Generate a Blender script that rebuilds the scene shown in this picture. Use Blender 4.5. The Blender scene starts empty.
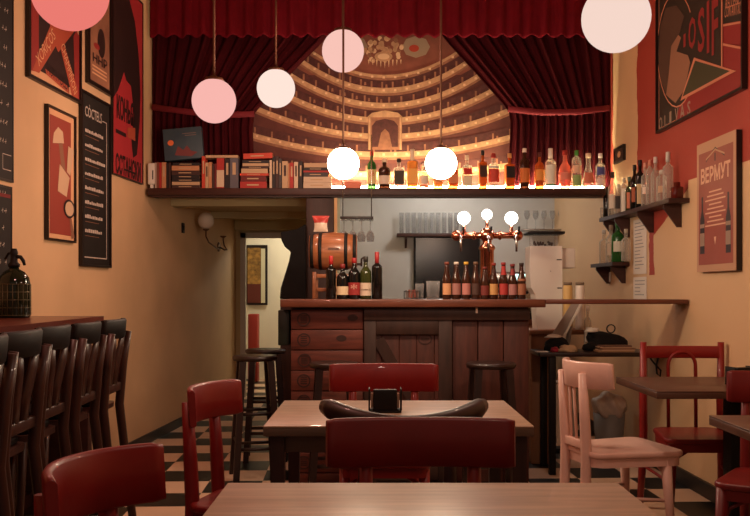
import bpy, bmesh, math, random
from mathutils import Vector, Matrix, Euler
random.seed(7)
PI = math.pi
S = bpy.context.scene
COL = S.collection
CX, HY, F, CH = 375.0, 291.0, 880.0, 1.2          # principal column, horizon row, focal length (px), camera height

def P(px, py, Y):
    return Vector(((px-CX)*Y/F, Y, CH-(py-HY)*Y/F))
def XL(Y): return -2.287+0.0705*Y                 # left wall
def XR(Y): return 2.06-0.025*Y                    # right wall
def YL(px, off=0.0): return (2.287-off)/(0.0705+(CX-px)/F)
def YR(px, off=0.0): return (2.06-off)/(0.025+(px-CX)/F)
def ZZ(py, Y): return CH-(py-HY)*Y/F

# ---------------------------------------------------------------- materials
def lin(v):
    v /= 255.0
    return v/12.92 if v <= 0.04045 else ((v+0.055)/1.055)**2.4
def rgb(r, g, b): return (lin(r), lin(g), lin(b), 1.0)

def mat(name, col, rough=0.5, metal=0.0, var=0.0, scale=8.0, bump=0.0, stretch=(1,1,1), coat=0.0, col2=None, spec=0.5, trans=0.0, ior=1.45, sheen=0.0):
    m = bpy.data.materials.new(name); m.use_nodes = True
    nt = m.node_tree; b = nt.nodes['Principled BSDF']
    b.inputs['Base Color'].default_value = col
    b.inputs['Roughness'].default_value = rough
    b.inputs['Metallic'].default_value = metal
    b.inputs['Coat Weight'].default_value = coat
    b.inputs['Specular IOR Level'].default_value = spec
    b.inputs['Transmission Weight'].default_value = trans
    b.inputs['IOR'].default_value = ior
    b.inputs['Sheen Weight'].default_value = sheen
    if var > 0 or bump > 0 or col2:
        tc = nt.nodes.new('ShaderNodeTexCoord'); mp = nt.nodes.new('ShaderNodeMapping')
        mp.inputs['Scale'].default_value = stretch
        nz = nt.nodes.new('ShaderNodeTexNoise'); nz.inputs['Scale'].default_value = scale
        nz.inputs['Detail'].default_value = 6.0
        nt.links.new(tc.outputs['Object'], mp.inputs['Vector']); nt.links.new(mp.outputs[0], nz.inputs['Vector'])
        c2 = col2 or tuple([max(0, c*(1-var)) for c in col[:3]]+[1])
        c1 = col if col2 else tuple([min(1, c*(1+var*0.6)) for c in col[:3]]+[1])
        rp = nt.nodes.new('ShaderNodeValToRGB')
        rp.color_ramp.elements[0].position = 0.32; rp.color_ramp.elements[1].position = 0.68
        rp.color_ramp.elements[0].color = c2; rp.color_ramp.elements[1].color = c1
        nt.links.new(nz.outputs['Fac'], rp.inputs['Fac']); nt.links.new(rp.outputs[0], b.inputs['Base Color'])
        if bump > 0:
            bp = nt.nodes.new('ShaderNodeBump'); bp.inputs['Strength'].default_value = bump; bp.inputs['Distance'].default_value = 0.01
            nt.links.new(nz.outputs['Fac'], bp.inputs['Height']); nt.links.new(bp.outputs[0], b.inputs['Normal'])
    return m

def emit(name, col, strength):
    m = bpy.data.materials.new(name); m.use_nodes = True
    b = m.node_tree.nodes['Principled BSDF']
    b.inputs['Base Color'].default_value = (0.0, 0.0, 0.0, 1); b.inputs['Roughness'].default_value = 0.6; b.inputs['Specular IOR Level'].default_value = 0.0
    b.inputs['Emission Color'].default_value = (*col, 1); b.inputs['Emission Strength'].default_value = strength
    return m

def glass(name, col, clear=0.6, rough=0.08, edge=0.45):
    """thin tinted glass: part lets light straight through, part is a glossy tinted body"""
    m = bpy.data.materials.new(name); m.use_nodes = True
    nt = m.node_tree; b = nt.nodes['Principled BSDF']
    b.inputs['Base Color'].default_value = col; b.inputs['Roughness'].default_value = rough
    tr = nt.nodes.new('ShaderNodeBsdfTransparent')
    tr.inputs['Color'].default_value = tuple([min(1, c**0.55) for c in col[:3]]+[1])
    lw = nt.nodes.new('ShaderNodeLayerWeight'); lw.inputs['Blend'].default_value = 0.35
    mr = nt.nodes.new('ShaderNodeMapRange'); mr.inputs[3].default_value = 1-clear; mr.inputs[4].default_value = min(1, (1-clear)+edge)
    mx = nt.nodes.new('ShaderNodeMixShader'); out = nt.nodes['Material Output']
    nt.links.new(lw.outputs['Facing'], mr.inputs[0]); nt.links.new(mr.outputs[0], mx.inputs[0])
    nt.links.new(tr.outputs[0], mx.inputs[1]); nt.links.new(b.outputs[0], mx.inputs[2]); nt.links.new(mx.outputs[0], out.inputs['Surface'])
    return m

CRM = rgb(218, 180, 138)
m_wall = mat('cream_plaster', CRM, 0.75, var=0.10, scale=1.6, bump=0.12)
m_wallgrey = mat('pale_grey_plaster', rgb(205, 202, 196), 0.7, var=0.06, scale=2.0, bump=0.06)
m_corr = mat('corridor_plaster', rgb(196, 180, 140), 0.75, var=0.08, scale=2.0)
m_ceil = mat('ceiling_paint', rgb(196, 160, 124), 0.8, var=0.05, scale=2)
m_header = mat('header_paint', rgb(120, 60, 44), 0.7, var=0.1, scale=2)
m_base = mat('dark_baseboard', rgb(38, 30, 26), 0.45, var=0.1, scale=6)
m_red = mat('glossy_red_paint', rgb(134, 26, 24), 0.42, var=0.14, scale=7, coat=0.12)
m_red2 = mat('deep_red_paint', rgb(112, 22, 22), 0.45, var=0.16, scale=7, coat=0.08)
m_white = mat('pinkish_white_paint', rgb(226, 186, 172), 0.35, var=0.07, scale=9, coat=0.2)
m_dark = mat('dark_stained_wood', rgb(40, 22, 17), 0.4, var=0.3, scale=6, stretch=(6, 6, 1), coat=0.2)
m_black = mat('black_lacquer', rgb(20, 17, 16), 0.55, spec=0.3)
m_blackcloth = mat('black_cloth', rgb(17, 15, 15), 0.9, var=0.2, scale=14, bump=0.3)
m_barwood = mat('worn_red_brown_wood', rgb(98, 46, 35), 0.55, var=0.35, scale=5, stretch=(1, 2, 9), bump=0.1)
m_barwood2 = mat('dark_red_brown_wood', rgb(78, 38, 29), 0.55, var=0.35, scale=5, stretch=(7, 2, 1), bump=0.1)
m_bardark = mat('dark_bar_frame_wood', rgb(56, 34, 27), 0.5, var=0.3, scale=5, stretch=(7, 2, 1))
m_stamp = mat('burnt_stamp', rgb(52, 26, 20), 0.6)
m_worktop = mat('bar_top_wood', rgb(104, 56, 40), 0.35, var=0.3, scale=5, stretch=(1, 8, 8), coat=0.25)
m_table = mat('pale_worn_table_wood', rgb(184, 156, 130), 0.38, var=0.2, scale=4.5, stretch=(1, 10, 10), coat=0.15)
m_tabledge = mat('table_edge_band', rgb(104, 84, 70), 0.5, var=0.15, scale=5, stretch=(1, 6, 6))
m_dtable = mat('dark_brown_table_wood', rgb(88, 60, 46), 0.42, var=0.25, scale=4, stretch=(1, 9, 9), coat=0.1)
m_shelf = mat('dark_red_shelf_wood', rgb(62, 32, 25), 0.5, var=0.3, scale=5, stretch=(1, 8, 8))
m_bronze = mat('aged_brass', rgb(110, 72, 54), 0.5, metal=0.7)
m_copper = mat('polished_copper', rgb(206, 138, 112), 0.18, metal=1.0)
m_chrome = mat('brushed_steel', rgb(190, 188, 186), 0.25, metal=1.0)
m_valance = mat('red_velvet', rgb(104, 12, 26), 0.9, var=0.15, scale=10, spec=0.15)
m_curtain = mat('dark_red_velvet', rgb(62, 8, 15), 0.9, var=0.15, scale=10, spec=0.15)
m_band = mat('red_tieback_velvet', rgb(110, 20, 32), 0.8)
m_paper = mat('white_paper', rgb(226, 214, 200), 0.8)
m_ink = mat('black_ink', rgb(28, 22, 20), 0.8)
m_chalkb = mat('blackboard', rgb(30, 25, 22), 0.7, var=0.25, scale=5)
m_chalk = mat('chalk', rgb(196, 180, 168), 0.9)
m_oak = mat('barrel_oak', rgb(150, 90, 56), 0.4, var=0.25, scale=6, stretch=(1, 8, 8), coat=0.3)
m_plas_white = mat('white_plastic', rgb(224, 216, 204), 0.4)
m_grey = mat('grey_plastic', rgb(140, 136, 132), 0.5)
m_glass = glass('clear_glass', (0.8, 0.8, 0.8, 1), 0.965, 0.05, 0.3)
m_globe_off = mat('opal_globe_unlit', rgb(222, 205, 190), 0.25)

# ---------------------------------------------------------------- mesh builder
class MB:
    def __init__(self): self.bm = bmesh.new(); self.mats = []
    def mi(self, m):
        if m not in self.mats: self.mats.append(m)
        return self.mats.index(m)
    def face(self, pts, m, smooth=False):
        f = self.bm.faces.new([self.bm.verts.new(Vector(p)) for p in pts]); f.material_index = self.mi(m); f.smooth = smooth
        return f
    def hull8(self, v, m):
        vs = [self.bm.verts.new(Vector(p)) for p in v]; k = self.mi(m)
        for q in ((3,2,1,0),(4,5,6,7),(0,1,5,4),(1,2,6,5),(2,3,7,6),(3,0,4,7)):
            self.bm.faces.new([vs[i] for i in q]).material_index = k
    def box(self, x0, x1, y0, y1, z0, z1, m):
        self.hull8([(x0,y0,z0),(x1,y0,z0),(x1,y1,z0),(x0,y1,z0),(x0,y0,z1),(x1,y0,z1),(x1,y1,z1),(x0,y1,z1)], m)
    def obox(self, c, sx, sy, sz, m, rot=(0,0,0)):
        R = Euler(rot).to_matrix(); c = Vector(c)
        v = [c+R@Vector((x*sx/2, y*sy/2, z*sz/2)) for z in (-1,1) for x, y in ((-1,-1),(1,-1),(1,1),(-1,1))]
        self.hull8(v, m)
    def rbox(self, x0, x1, y0, y1, z0, z1, m, r=0.005, seg=2):
        b = bmesh.new(); bmesh.ops.create_cube(b, size=1)
        for v in b.verts: v.co = Vector(((x0+x1)/2+v.co.x*(x1-x0), (y0+y1)/2+v.co.y*(y1-y0), (z0+z1)/2+v.co.z*(z1-z0)))
        bmesh.ops.bevel(b, geom=b.edges[:], offset=r, segments=seg, affect='EDGES', profile=0.5)
        self.merge(b, m, True)
    def merge(self, b, m, smooth=False, M=None):
        k = self.mi(m); mp = {}
        for v in b.verts: mp[v] = self.bm.verts.new(M@v.co if M else v.co)
        for f in b.faces:
            g = self.bm.faces.new([mp[v] for v in f.verts]); g.material_index = k; g.smooth = smooth
        b.free()
    def lathe(self, prof, m, c=(0,0,0), seg=20, axis='z', cap=True, smooth=True):
        c = Vector(c); k = self.mi(m); rings = []
        for r, h in prof:
            ring = []
            for i in range(seg):
                a = 2*PI*i/seg; x, y = r*math.cos(a), r*math.sin(a)
                p = {'z': (x,y,h), 'x': (h,x,y), 'y': (y,h,x)}[axis]
                ring.append(self.bm.verts.new(c+Vector(p)))
            rings.append(ring)
        for A, B in zip(rings[:-1], rings[1:]):
            for i in range(seg):
                j = (i+1) % seg
                f = self.bm.faces.new((A[i],A[j],B[j],B[i])); f.material_index = k; f.smooth = smooth
        if cap:
            self.bm.faces.new(list(reversed(rings[0]))).material_index = k
            self.bm.faces.new(rings[-1]).material_index = k
    def sphere(self, c, r, m, seg=32, sz=1.0):
        n = seg//2
        prof = [(max(1e-4, r*math.sin(PI*i/n)), -r*sz*math.cos(PI*i/n)) for i in range(n+1)]
        self.lathe(prof, m, c, seg, cap=True)
    def tube(self, pts, rad, m, seg=8, flat=1.0, up=None, smooth=True):
        pts = [Vector(p) for p in pts]; n = len(pts); k = self.mi(m); rings = []
        rr = rad if isinstance(rad, (list, tuple)) else [rad]*n
        pu = None
        for i, p in enumerate(pts):
            t = (pts[min(i+1,n-1)]-pts[max(i-1,0)]).normalized()
            u = Vector(up) if up else (pu if pu else (Vector((0,0,1)) if abs(t.z) < 0.9 else Vector((1,0,0))))
            a = t.cross(u)
            if a.length < 1e-5: a = t.cross(Vector((1,0,0)))
            a.normalize(); b = a.cross(t).normalized(); pu = b
            rings.append([self.bm.verts.new(p+a*math.cos(2*PI*q/seg+PI/seg)*rr[i]*flat+b*math.sin(2*PI*q/seg+PI/seg)*rr[i]) for q in range(seg)])
        for A, B in zip(rings[:-1], rings[1:]):
            for i in range(seg):
                j = (i+1) % seg
                f = self.bm.faces.new((A[i],B[i],B[j],A[j])); f.material_index = k; f.smooth = smooth
        self.bm.faces.new(rings[0]).material_index = k
        self.bm.faces.new(list(reversed(rings[-1]))).material_index = k
    def prism(self, poly, y0, y1, m, M=None, smooth=False):
        """polygon in local x,z extruded along y"""
        k = self.mi(m)
        A = [Vector((x,y0,z)) for x, z in poly]; B = [Vector((x,y1,z)) for x, z in poly]
        if M: A = [M@p for p in A]; B = [M@p for p in B]
        A = [self.bm.verts.new(p) for p in A]; B = [self.bm.verts.new(p) for p in B]; n = len(poly)
        self.bm.faces.new(A).material_index = k; self.bm.faces.new(list(reversed(B))).material_index = k
        for i in range(n):
            j = (i+1) % n
            f = self.bm.faces.new((A[j],A[i],B[i],B[j])); f.material_index = k; f.smooth = smooth
    def slab(self, poly, z0, z1, m):
        """polygon in x,y extruded along z"""
        k = self.mi(m); n = len(poly)
        A = [self.bm.verts.new((x,y,z0)) for x, y in poly]; B = [self.bm.verts.new((x,y,z1)) for x, y in poly]
        self.bm.faces.new(list(reversed(A))).material_index = k; self.bm.faces.new(B).material_index = k
        for i in range(n):
            j = (i+1) % n
            self.bm.faces.new((A[i],A[j],B[j],B[i])).material_index = k
    def sheet(self, fn, nu, nv, m, smooth=True):
        k = self.mi(m)
        g = [[self.bm.verts.new(Vector(fn(i/nu, j/nv))) for j in range(nv+1)] for i in range(nu+1)]
        for i in range(nu):
            for j in range(nv):
                f = self.bm.faces.new((g[i][j],g[i+1][j],g[i+1][j+1],g[i][j+1])); f.material_index = k; f.smooth = smooth
    def text(self, s, x, z, h, m, y=-0.002, w=None, rot=0.0, bold=0.0, align='LEFT', shear=0.0):
        cu = bpy.data.curves.new('t', 'FONT'); cu.body = s; cu.size = 1.0; cu.offset = bold; cu.resolution_u = 2
        o = bpy.data.objects.new('t', cu); COL.objects.link(o)
        dg = bpy.context.evaluated_depsgraph_get(); me = o.evaluated_get(dg).to_mesh()
        vs = [v.co.copy() for v in me.vertices]; fs = [list(p.vertices) for p in me.polygons]
        o.evaluated_get(dg).to_mesh_clear(); bpy.data.objects.remove(o); bpy.data.curves.remove(cu)
        if not vs: return
        x0 = min(v.x for v in vs); x1 = max(v.x for v in vs); y0 = min(v.y for v in vs); y1 = max(v.y for v in vs)
        sy = h/(y1-y0); sx = (w/(x1-x0)) if w else sy
        dx = {'LEFT': 0, 'CENTER': -(x1-x0)/2, 'RIGHT': -(x1-x0)}[align]
        k = self.mi(m); ca, sa = math.cos(rot), math.sin(rot); nv = []
        for v in vs:
            u = (v.x-x0+dx)*sx; q = (v.y-y0)*sy; u += shear*q
            nv.append(self.bm.verts.new((x+u*ca-q*sa, y, z+u*sa+q*ca)))
        for f in fs:
            try: self.bm.faces.new([nv[i] for i in f]).material_index = k
            except ValueError: pass
    def poly(self, pts, m, y=-0.002):
        """flat print polygon in local x,z, facing -y"""
        self.face([(x,y,z) for x, z in pts], m)
    def ell(self, cx, cz, rx, rz, m, y=-0.002, n=28):
        self.poly([(cx+rx*math.cos(2*PI*i/n), cz+rz*math.sin(2*PI*i/n)) for i in range(n)], m, y)
    def line(self, x0, z0, x1, z1, w, m, y=-0.002):
        d = Vector((x1-x0, z1-z0)).normalized()*w/2
        self.poly([(x0+d.y, z0-d.x), (x1+d.y, z1-d.x), (x1-d.y, z1+d.x), (x0-d.y, z0+d.x)], m, y)
    def build(self, name, parent=None, fix=True, solid=0.0):
        if fix: bmesh.ops.recalc_face_normals(self.bm, faces=self.bm.faces[:])
        me = bpy.data.meshes.new(name); self.bm.to_mesh(me); self.bm.free()
        for m in self.mats: me.materials.append(m)
        o = bpy.data.objects.new(name, me); COL.objects.link(o)
        if parent: o.parent = parent
        if solid:
            md = o.modifiers.new('thickness', 'SOLIDIFY'); md.thickness = solid; md.offset = 0
        return o

def thing(name, label, cat, loc=(0,0,0), rz=0.0, group=None):
    o = bpy.data.objects.new(name, None); o.empty_display_size = 0.05; COL.objects.link(o)
    o.location = loc; o.rotation_euler = (0,0,rz); o['label'] = label; o['category'] = cat
    if group: o['group'] = group
    return o
def tag(o, label, cat, group=None, loc=None, rz=None):
    o['label'] = label; o['category'] = cat
    if group: o['group'] = group
    if loc is not None: o.location = loc
    if rz is not None: o.rotation_euler = (0,0,rz)
    return o
def struct(o): o['kind'] = 'structure'; return o

# ---------------------------------------------------------------- the room
fl = MB(); fl.box(-2.6, 2.6, -1.6, 12.3, -0.1, 0, None)
# checker floor material
m_floor = bpy.data.materials.new('checker_floor_tiles'); m_floor.use_nodes = True
nt = m_floor.node_tree; b = nt.nodes['Principled BSDF']; b.inputs['Roughness'].default_value = 0.42; b.inputs['Specular IOR Level'].default_value = 0.3
geo = nt.nodes.new('ShaderNodeNewGeometry')
mp = nt.nodes.new('ShaderNodeMapping'); mp.vector_type = 'TEXTURE'
mp.inputs['Location'].default_value = (-1.379, 5.54, -0.17); mp.inputs['Rotation'].default_value = (0, 0, 0.038); mp.inputs['Scale'].default_value = (0.335, 0.324, 0.335)
ck = nt.nodes.new('ShaderNodeTexChecker'); ck.inputs['Scale'].default_value = 1.0
ck.inputs['Color1'].default_value = rgb(226, 190, 162); ck.inputs['Color2'].default_value = rgb(15, 13, 12)
nz = nt.nodes.new('ShaderNodeTexNoise'); nz.inputs['Scale'].default_value = 2.2
mx = nt.nodes.new('ShaderNodeMix'); mx.data_type = 'RGBA'; mx.blend_type = 'MULTIPLY'; mx.inputs[0].default_value = 0.3
nt.links.new(geo.outputs['Position'], mp.inputs[0]); nt.links.new(mp.outputs[0], ck.inputs['Vector']); nt.links.new(geo.outputs['Position'], nz.inputs['Vector'])
nt.links.new(ck.outputs['Color'], mx.inputs[6]); nt.links.new(nz.outputs['Fac'], mx.inputs[7]); nt.links.new(mx.outputs[2], b.inputs['Base Color'])
fl.mats = [m_floor]; struct(fl.build('floor'))

def wall_strip(name, x0, y0, x1, y1, z0, z1, out, m):
    w = MB(); ox, oy = out
    w.slab([(x0,y0),(x1,y1),(x1+ox,y1+oy),(x0+ox,y0+oy)], z0, z1, m); return struct(w.build(name))
wall_strip('wall_left', XL(-1.5), -1.5, XL(10), 10, 0, 3.75, (-0.12, 0), m_wall)

# right wall: cream plaster with a red painted field (edges of the paint are wobbly)
m_wr = bpy.data.materials.new('cream_and_red_painted_plaster'); m_wr.use_nodes = True
nt = m_wr.node_tree; b = nt.nodes['Principled BSDF']; b.inputs['Roughness'].default_value = 0.7
geo = nt.nodes.new('ShaderNodeNewGeometry'); sp = nt.nodes.new('ShaderNodeSeparateXYZ')
nz = nt.nodes.new('ShaderNodeTexNoise'); nz.inputs['Scale'].default_value = 7.0; nz.inputs['Detail'].default_value = 4
nt.links.new(geo.outputs['Position'], sp.inputs[0]); nt.links.new(geo.outputs['Position'], nz.inputs['Vector'])
def mth(op, a, bb, c=None):
    n = nt.nodes.new('ShaderNodeMath'); n.operation = op
    for i, q in enumerate((a, bb, c)):
        if q is None: continue
        if isinstance(q, (int, float)): n.inputs[i].default_value = q
        else: nt.links.new(q, n.inputs[i])
    return n.outputs[0]
wob = mth('MULTIPLY_ADD', nz.outputs['Fac'], 0.10, -0.05)
Yw = mth('ADD', sp.outputs['Y'], wob); Zw = sp.outputs['Z']
def rng(lo, hi): return mth('MULTIPLY', mth('GREATER_THAN', Yw, lo), mth('LESS_THAN', Yw, hi))
mr = nt.nodes.new('ShaderNodeMapRange'); mr.inputs[1].default_value = 5.41; mr.inputs[2].default_value = 6.02; mr.inputs[3].default_value = 1.83; mr.inputs[4].default_value = 1.58
nt.links.new(Yw, mr.inputs[0])
parts = [mth('MULTIPLY', mth('LESS_THAN', Yw, 5.41), mth('GREATER_THAN', Zw, 1.88)),
         mth('MULTIPLY', rng(5.41, 6.02), mth('GREATER_THAN', Zw, mr.outputs[0])),
         mth('MULTIPLY', rng(6.02, 6.12), mth('GREATER_THAN', Zw, 1.31)),
         mth('MULTIPLY', rng(6.12, 6.38), mth('GREATER_THAN', Zw, 1.74)),
         mth('MULTIPLY', rng(6.97, 7.2), mth('GREATER_THAN', Zw, 1.95))]
acc = parts[0]
for p_ in parts[1:]: acc = mth('MAXIMUM', acc, p_)
n2 = nt.nodes.new('ShaderNodeTexNoise'); n2.inputs['Scale'].default_value = 1.7; nt.links.new(geo.outputs['Position'], n2.inputs['Vector'])
mx = nt.nodes.new('ShaderNodeMix'); mx.data_type = 'RGBA'; mx.inputs[6].default_value = CRM; mx.inputs[7].default_value = rgb(166, 60, 46)
nt.links.new(acc, mx.inputs[0])
mx2 = nt.nodes.new('ShaderNodeMix'); mx2.data_type = 'RGBA'; mx2.blend_type = 'MULTIPLY'; mx2.inputs[0].default_value = 0.12
nt.links.new(mx.outputs[2], mx2.inputs[6]); nt.links.new(n2.outputs['Fac'], mx2.inputs[7]); nt.links.new(mx2.outputs[2], b.inputs['Base Color'])
wall_strip('wall_right', XR(-1.5), -1.5, XR(9.1), 9.1, 0, 3.75, (0.12, 0), m_wr)

YM = 7.12                                        # plane of the painted backdrop
w = MB(); w.box(XL(YM), XR(YM), YM, YM+0.1, 1.96, 3.75, m_header); struct(w.build('wall_upper_back'))
w = MB(); w.box(-0.36, XR(9), 9.0, 9.1, 0, 2.4, m_wallgrey); struct(w.build('wall_back'))
w = MB(); w.slab([(-0.42,7.22),(-0.36,7.22),(-0.36,9.98),(-0.42,9.98)], 0, 2.4, m_corr); struct(w.build('wall_corridor'))
w = MB(); w.box(-2.5, 2.3, -1.5, YM, 3.75, 3.85, m_ceil); struct(w.build('ceiling'))
w = MB(); w.box(XL(10)-0.3, -0.42, YM+0.1, 10.0, 2.0, 2.08, m_corr); struct(w.build('ceiling_corridor'))
w = MB(); w.box(-0.36, XR(9), YM+0.1, 9.0, 2.4, 2.48, m_wallgrey); struct(w.build('ceiling_alcove'))
# doorway wall at the end of the corridor
DX0, DX1, DZ = -1.477, -0.93, 1.81
w = MB()
w.box(XL(10)-0.02, DX0, 10, 10.1, 0, 2.0, m_corr); w.box(DX1, -0.42, 10, 10.1, 0, 2.0, m_corr); w.box(DX0, DX1, 10, 10.1, DZ, 2.0, m_corr)
struct(w.build('wall_doorway'))
w = MB()
for a, c in ((DX0-0.05, DX0+0.012), (DX1-0.012, DX1+0.05)): w.box(a, c, 9.97, 10.0, 0, DZ+0.05, m_wallgrey)
w.box(DX0-0.05, DX1+0.05, 9.97, 10.0, DZ-0.012, DZ+0.05, m_wallgrey)
struct(w.build('trim_1'))
# room beyond the doorway
m_lit = mat('pale_far_room_plaster', rgb(232, 224, 204), 0.7)
w = MB(); w.box(-2.6, 0.2, 12.0, 12.1, 0, 2.5, m_lit); struct(w.build('wall_far'))
w = MB(); w.box(-2.6, -2.5, 10.1, 12.0, 0, 2.5, m_lit); struct(w.build('wall_far_left'))
w = MB(); w.box(0.1, 0.2, 10.1, 12.0, 0, 2.5, m_lit); struct(w.build('wall_far_right'))
w = MB(); w.box(-2.6, 0.2, 10.1, 12.1, 2.5, 2.6, m_lit); struct(w.build('ceiling_far'))
# beams and moulding across the corridor ceiling
w = MB(); w.box(XL(7.6), -0.56, 7.55, 7.75, 1.93, 2.0, m_corr); struct(w.build('trim_2'))
w = MB(); w.box(XL(8.9)+0.0, -0.43, 8.9, 9.0, 1.94, 2.0, m_corr); struct(w.build('trim_3'))
w = MB(); w.box(XL(9.9)+0.01, -0.43, 9.88, 9.97, 1.89, 2.0, m_corr); struct(w.build('trim_4'))
wall_strip('baseboard_left', XL(-1.5)+0.0, -1.5, XL(10), 10, 0, 0.075, (0.018, 0), m_base)
wall_strip('baseboard_right', XR(-1.5), -1.5, XR(9), 9, 0, 0.09, (-0.018, 0), m_base)

# ---------------------------------------------------------------- painted theatre backdrop
r = lambda *a: rgb(*a)
mu_dark = mat('backdrop_dark_red', r(96, 52, 46), 0.85, var=0.2, scale=12)
mu_ceil = mat('backdrop_ceiling', r(136, 80, 64), 0.85, var=0.2, scale=9)
mu_cream = mat('backdrop_cream_gold', r(196, 154, 116), 0.85, var=0.22, scale=26)
mu_gold = mat('backdrop_gold', r(152, 104, 80), 0.85, var=0.25, scale=22)
mu_box = mat('backdrop_box_shadow', r(84, 46, 44), 0.85, var=0.25, scale=30)
mu_pale = mat('backdrop_pale_lights', r(226, 192, 152), 0.85)
mu_green = mat('backdrop_grey_green', r(158, 136, 112), 0.85)
mu_redp = mat('backdrop_red_patch', r(176, 66, 46), 0.85)
mu = MB()
ybk = YM-0.012
def m2(px, py): v = P(px, py, ybk); return (v.x, v.z)
def mpoly(pts, m, k): mu.poly([m2(*p) for p in pts], m, ybk-0.0012*k)
mu.box(P(250,0,ybk).x, P(530,0,ybk).x, ybk, YM-.002, 2.0, 3.5, mu_dark)
mpoly([(251,20),(529,20),(529,75),(251,75)], mu_ceil, 1)
KX = 385.0
def arcs(yc, k, th, m, lay, x0=252, x1=528, n=40):
    for i in range(n):
        a = x0+(x1-x0)*i/n; c = x0+(x1-x0)*(i+1)/n
        ya = yc-k*(a-KX)**2; yb = yc-k*(c-KX)**2
        if max(ya, yb) < 24: continue
        mpoly([(a, ya+th), (c, yb+th), (c, yb), (a, ya)], m, lay)
tiers = [(75, .0046), (88, .0042), (103, .0034), (118, .0026), (134, .0017), (152, .0011), (172, .0006)]
for ti, (yc, k) in enumerate(tiers):
    if ti:
        arcs(yc-8.5, k, 9.5, mu_box, 2)                       # dark boxes above this balcony front
        x = 254
        sp_ = 9+ti*1.6
        while x < 526:                                        # pillars between the boxes
            yy = yc-k*(x-KX)**2
            if yy > 30: mpoly([(x, yy), (x+1.9, yy), (x+1.9, yy-6), (x, yy-6)], mu_gold, 3)
            if yy > 30 and int(x) % 3 == 0: mpoly([(x+4, yy), (x+6.4, yy), (x+6, yy-3.4), (x+4.4, yy-3.4)], mu_gold, 3)
            x += sp_
    arcs(yc, k, 5.4 if ti else 3.0, mu_cream, 4)              # balcony front
    arcs(yc+(5.4 if ti else 3.0), k, 2.6, mu_gold, 4)
    x = 256
    while x < 526:
        yy = yc-k*(x-KX)**2+2.6
        if yy > 30: mpoly([(x, yy+1.1), (x+2.4, yy+1.1), (x+2.4, yy-1.1), (x, yy-1.1)], mu_pale, 5)
        x += 11.5
# central box of honour
mpoly([(368,150),(402,150),(402,116),(368,116)], mu_gold, 6)
mpoly([(372,147),(398,147),(398,126),(394,121),(385,119),(376,121),(372,126)], mu_box, 7)
for q in (368.5, 399.5): mpoly([(q,150),(q+2,150),(q+2,116),(q,116)], mu_cream, 7)
mpoly([(378,147),(392,147),(389,133),(385,129),(381,133)], mu_gold, 8)
mpoly([(367,117.5),(403,117.5),(398,113),(385,110.5),(372,113)], mu_cream, 7)
# ceiling medallion and chandelier
def mell(cx, cy, rx, ry, m, k, n=16): mpoly([(cx+rx*math.cos(-2*PI*i/n), cy+ry*math.sin(-2*PI*i/n)) for i in range(n)], m, k)
mell(416, 47, 14, 11, mu_green, 3, 8); mell(414, 48.5, 5, 3.6, mu_redp, 4); mell(355, 47, 13, 11, mu_green, 3, 8)
random.seed(3)
for i in range(46):
    a = random.random()*2*PI; q = math.sqrt(random.random())
    mell(384+19*q*math.cos(a), 51+13*q*math.sin(a), 2.3, 2.6, random.choice([mu_cream, mu_gold, mu_cream, mu_pale]), 5+0.1*i, 7)
mell(383.5, 57, 9, 5, mu_cream, 11); mell(383.5, 57, 6, 3, mu_pale, 12)
for i in range(9):
    x = 368+i*4; mpoly([(x,60),(x+1.6,60),(x+.8,69-abs(i-4))], mu_pale, 10)
tag(mu.build('theatre_backdrop', fix=False), 'painted opera house interior with curved balconies behind the red curtains', 'mural')

# ---------------------------------------------------------------- curtains
def drape(name, label, left, right, z0z1, yb, nf, amp, m, seed=0, hem=0.0, group=None):
    """left/right: lists of (v, X); folds run along the height"""
    def ev(tab, v):
        for (a, xa), (c, xc) in zip(tab[:-1], tab[1:]):
            if v <= c: t = (v-a)/(c-a); return xa+(xc-xa)*t
        return tab[-1][1]
    rnd = random.Random(seed); ph = [rnd.random()*2*PI for _ in range(6)]
    zt, zb = z0z1
    def fn(u, v):
        a, c = ev(left, v), ev(right, v)
        x = a+(c-a)*u
        y = yb+amp*(0.6*math.sin(2*PI*nf*u+ph[0])+0.3*math.sin(2*PI*nf*1.7*u+ph[1]+0.6*v)+0.25*math.sin(2*PI*nf*0.43*u+ph[2]))
        z = zt+(zb-zt)*v
        if hem and v > 0.9: z += hem*math.sin(2*PI*nf*u+ph[3])*(v-0.9)*10
        return (x, y, z)
    c = MB(); c.sheet(fn, int(nf*10), 26, m)
    return tag(c.build(name, fix=False, solid=0.006), label, 'curtain', group)
def cx_(px, Y=7.035): return (px-CX)*Y/F
ZT = 3.62
SHZ = 2.003
zc = lambda py, Y=7.035: ZZ(py, Y)
top, bot = ZT, SHZ+0.006
vt = lambda py: (top-zc(py))/(top-bot)
lx = XL(7.035)+0.012; rx = XR(7.035)-0.012
drape('stage_curtain', 'dark red velvet curtain tied back at the left of the painted theatre',
      [(0, lx), (1, lx)], [(0, cx_(345)), (vt(37), cx_(326)), (vt(75), cx_(288)), (vt(112), cx_(254)), (vt(125), cx_(252)), (1, cx_(254))], (top, bot), 7.045, 15, 0.028, m_curtain, 1, group='stage curtains')
drape('stage_curtain', 'dark red velvet curtain tied back at the right of the painted theatre',
      [(0, cx_(425)), (vt(37), cx_(443)), (vt(75), cx_(478)), (vt(110), cx_(509)), (vt(122), cx_(511)), (1, cx_(508))], [(0, rx), (1, rx)], (top, bot), 7.045, 15, 0.028, m_curtain, 2, group='stage curtains')
drape('curtain_valance', 'wide red pleated velvet valance hanging across the top of the painted theatre',
      [(0, lx), (1, lx)], [(0, rx), (1, rx)], (3.72, ZZ(36, 6.94)), 6.945, 31, 0.022, m_valance, 3, hem=0.012)
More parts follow.
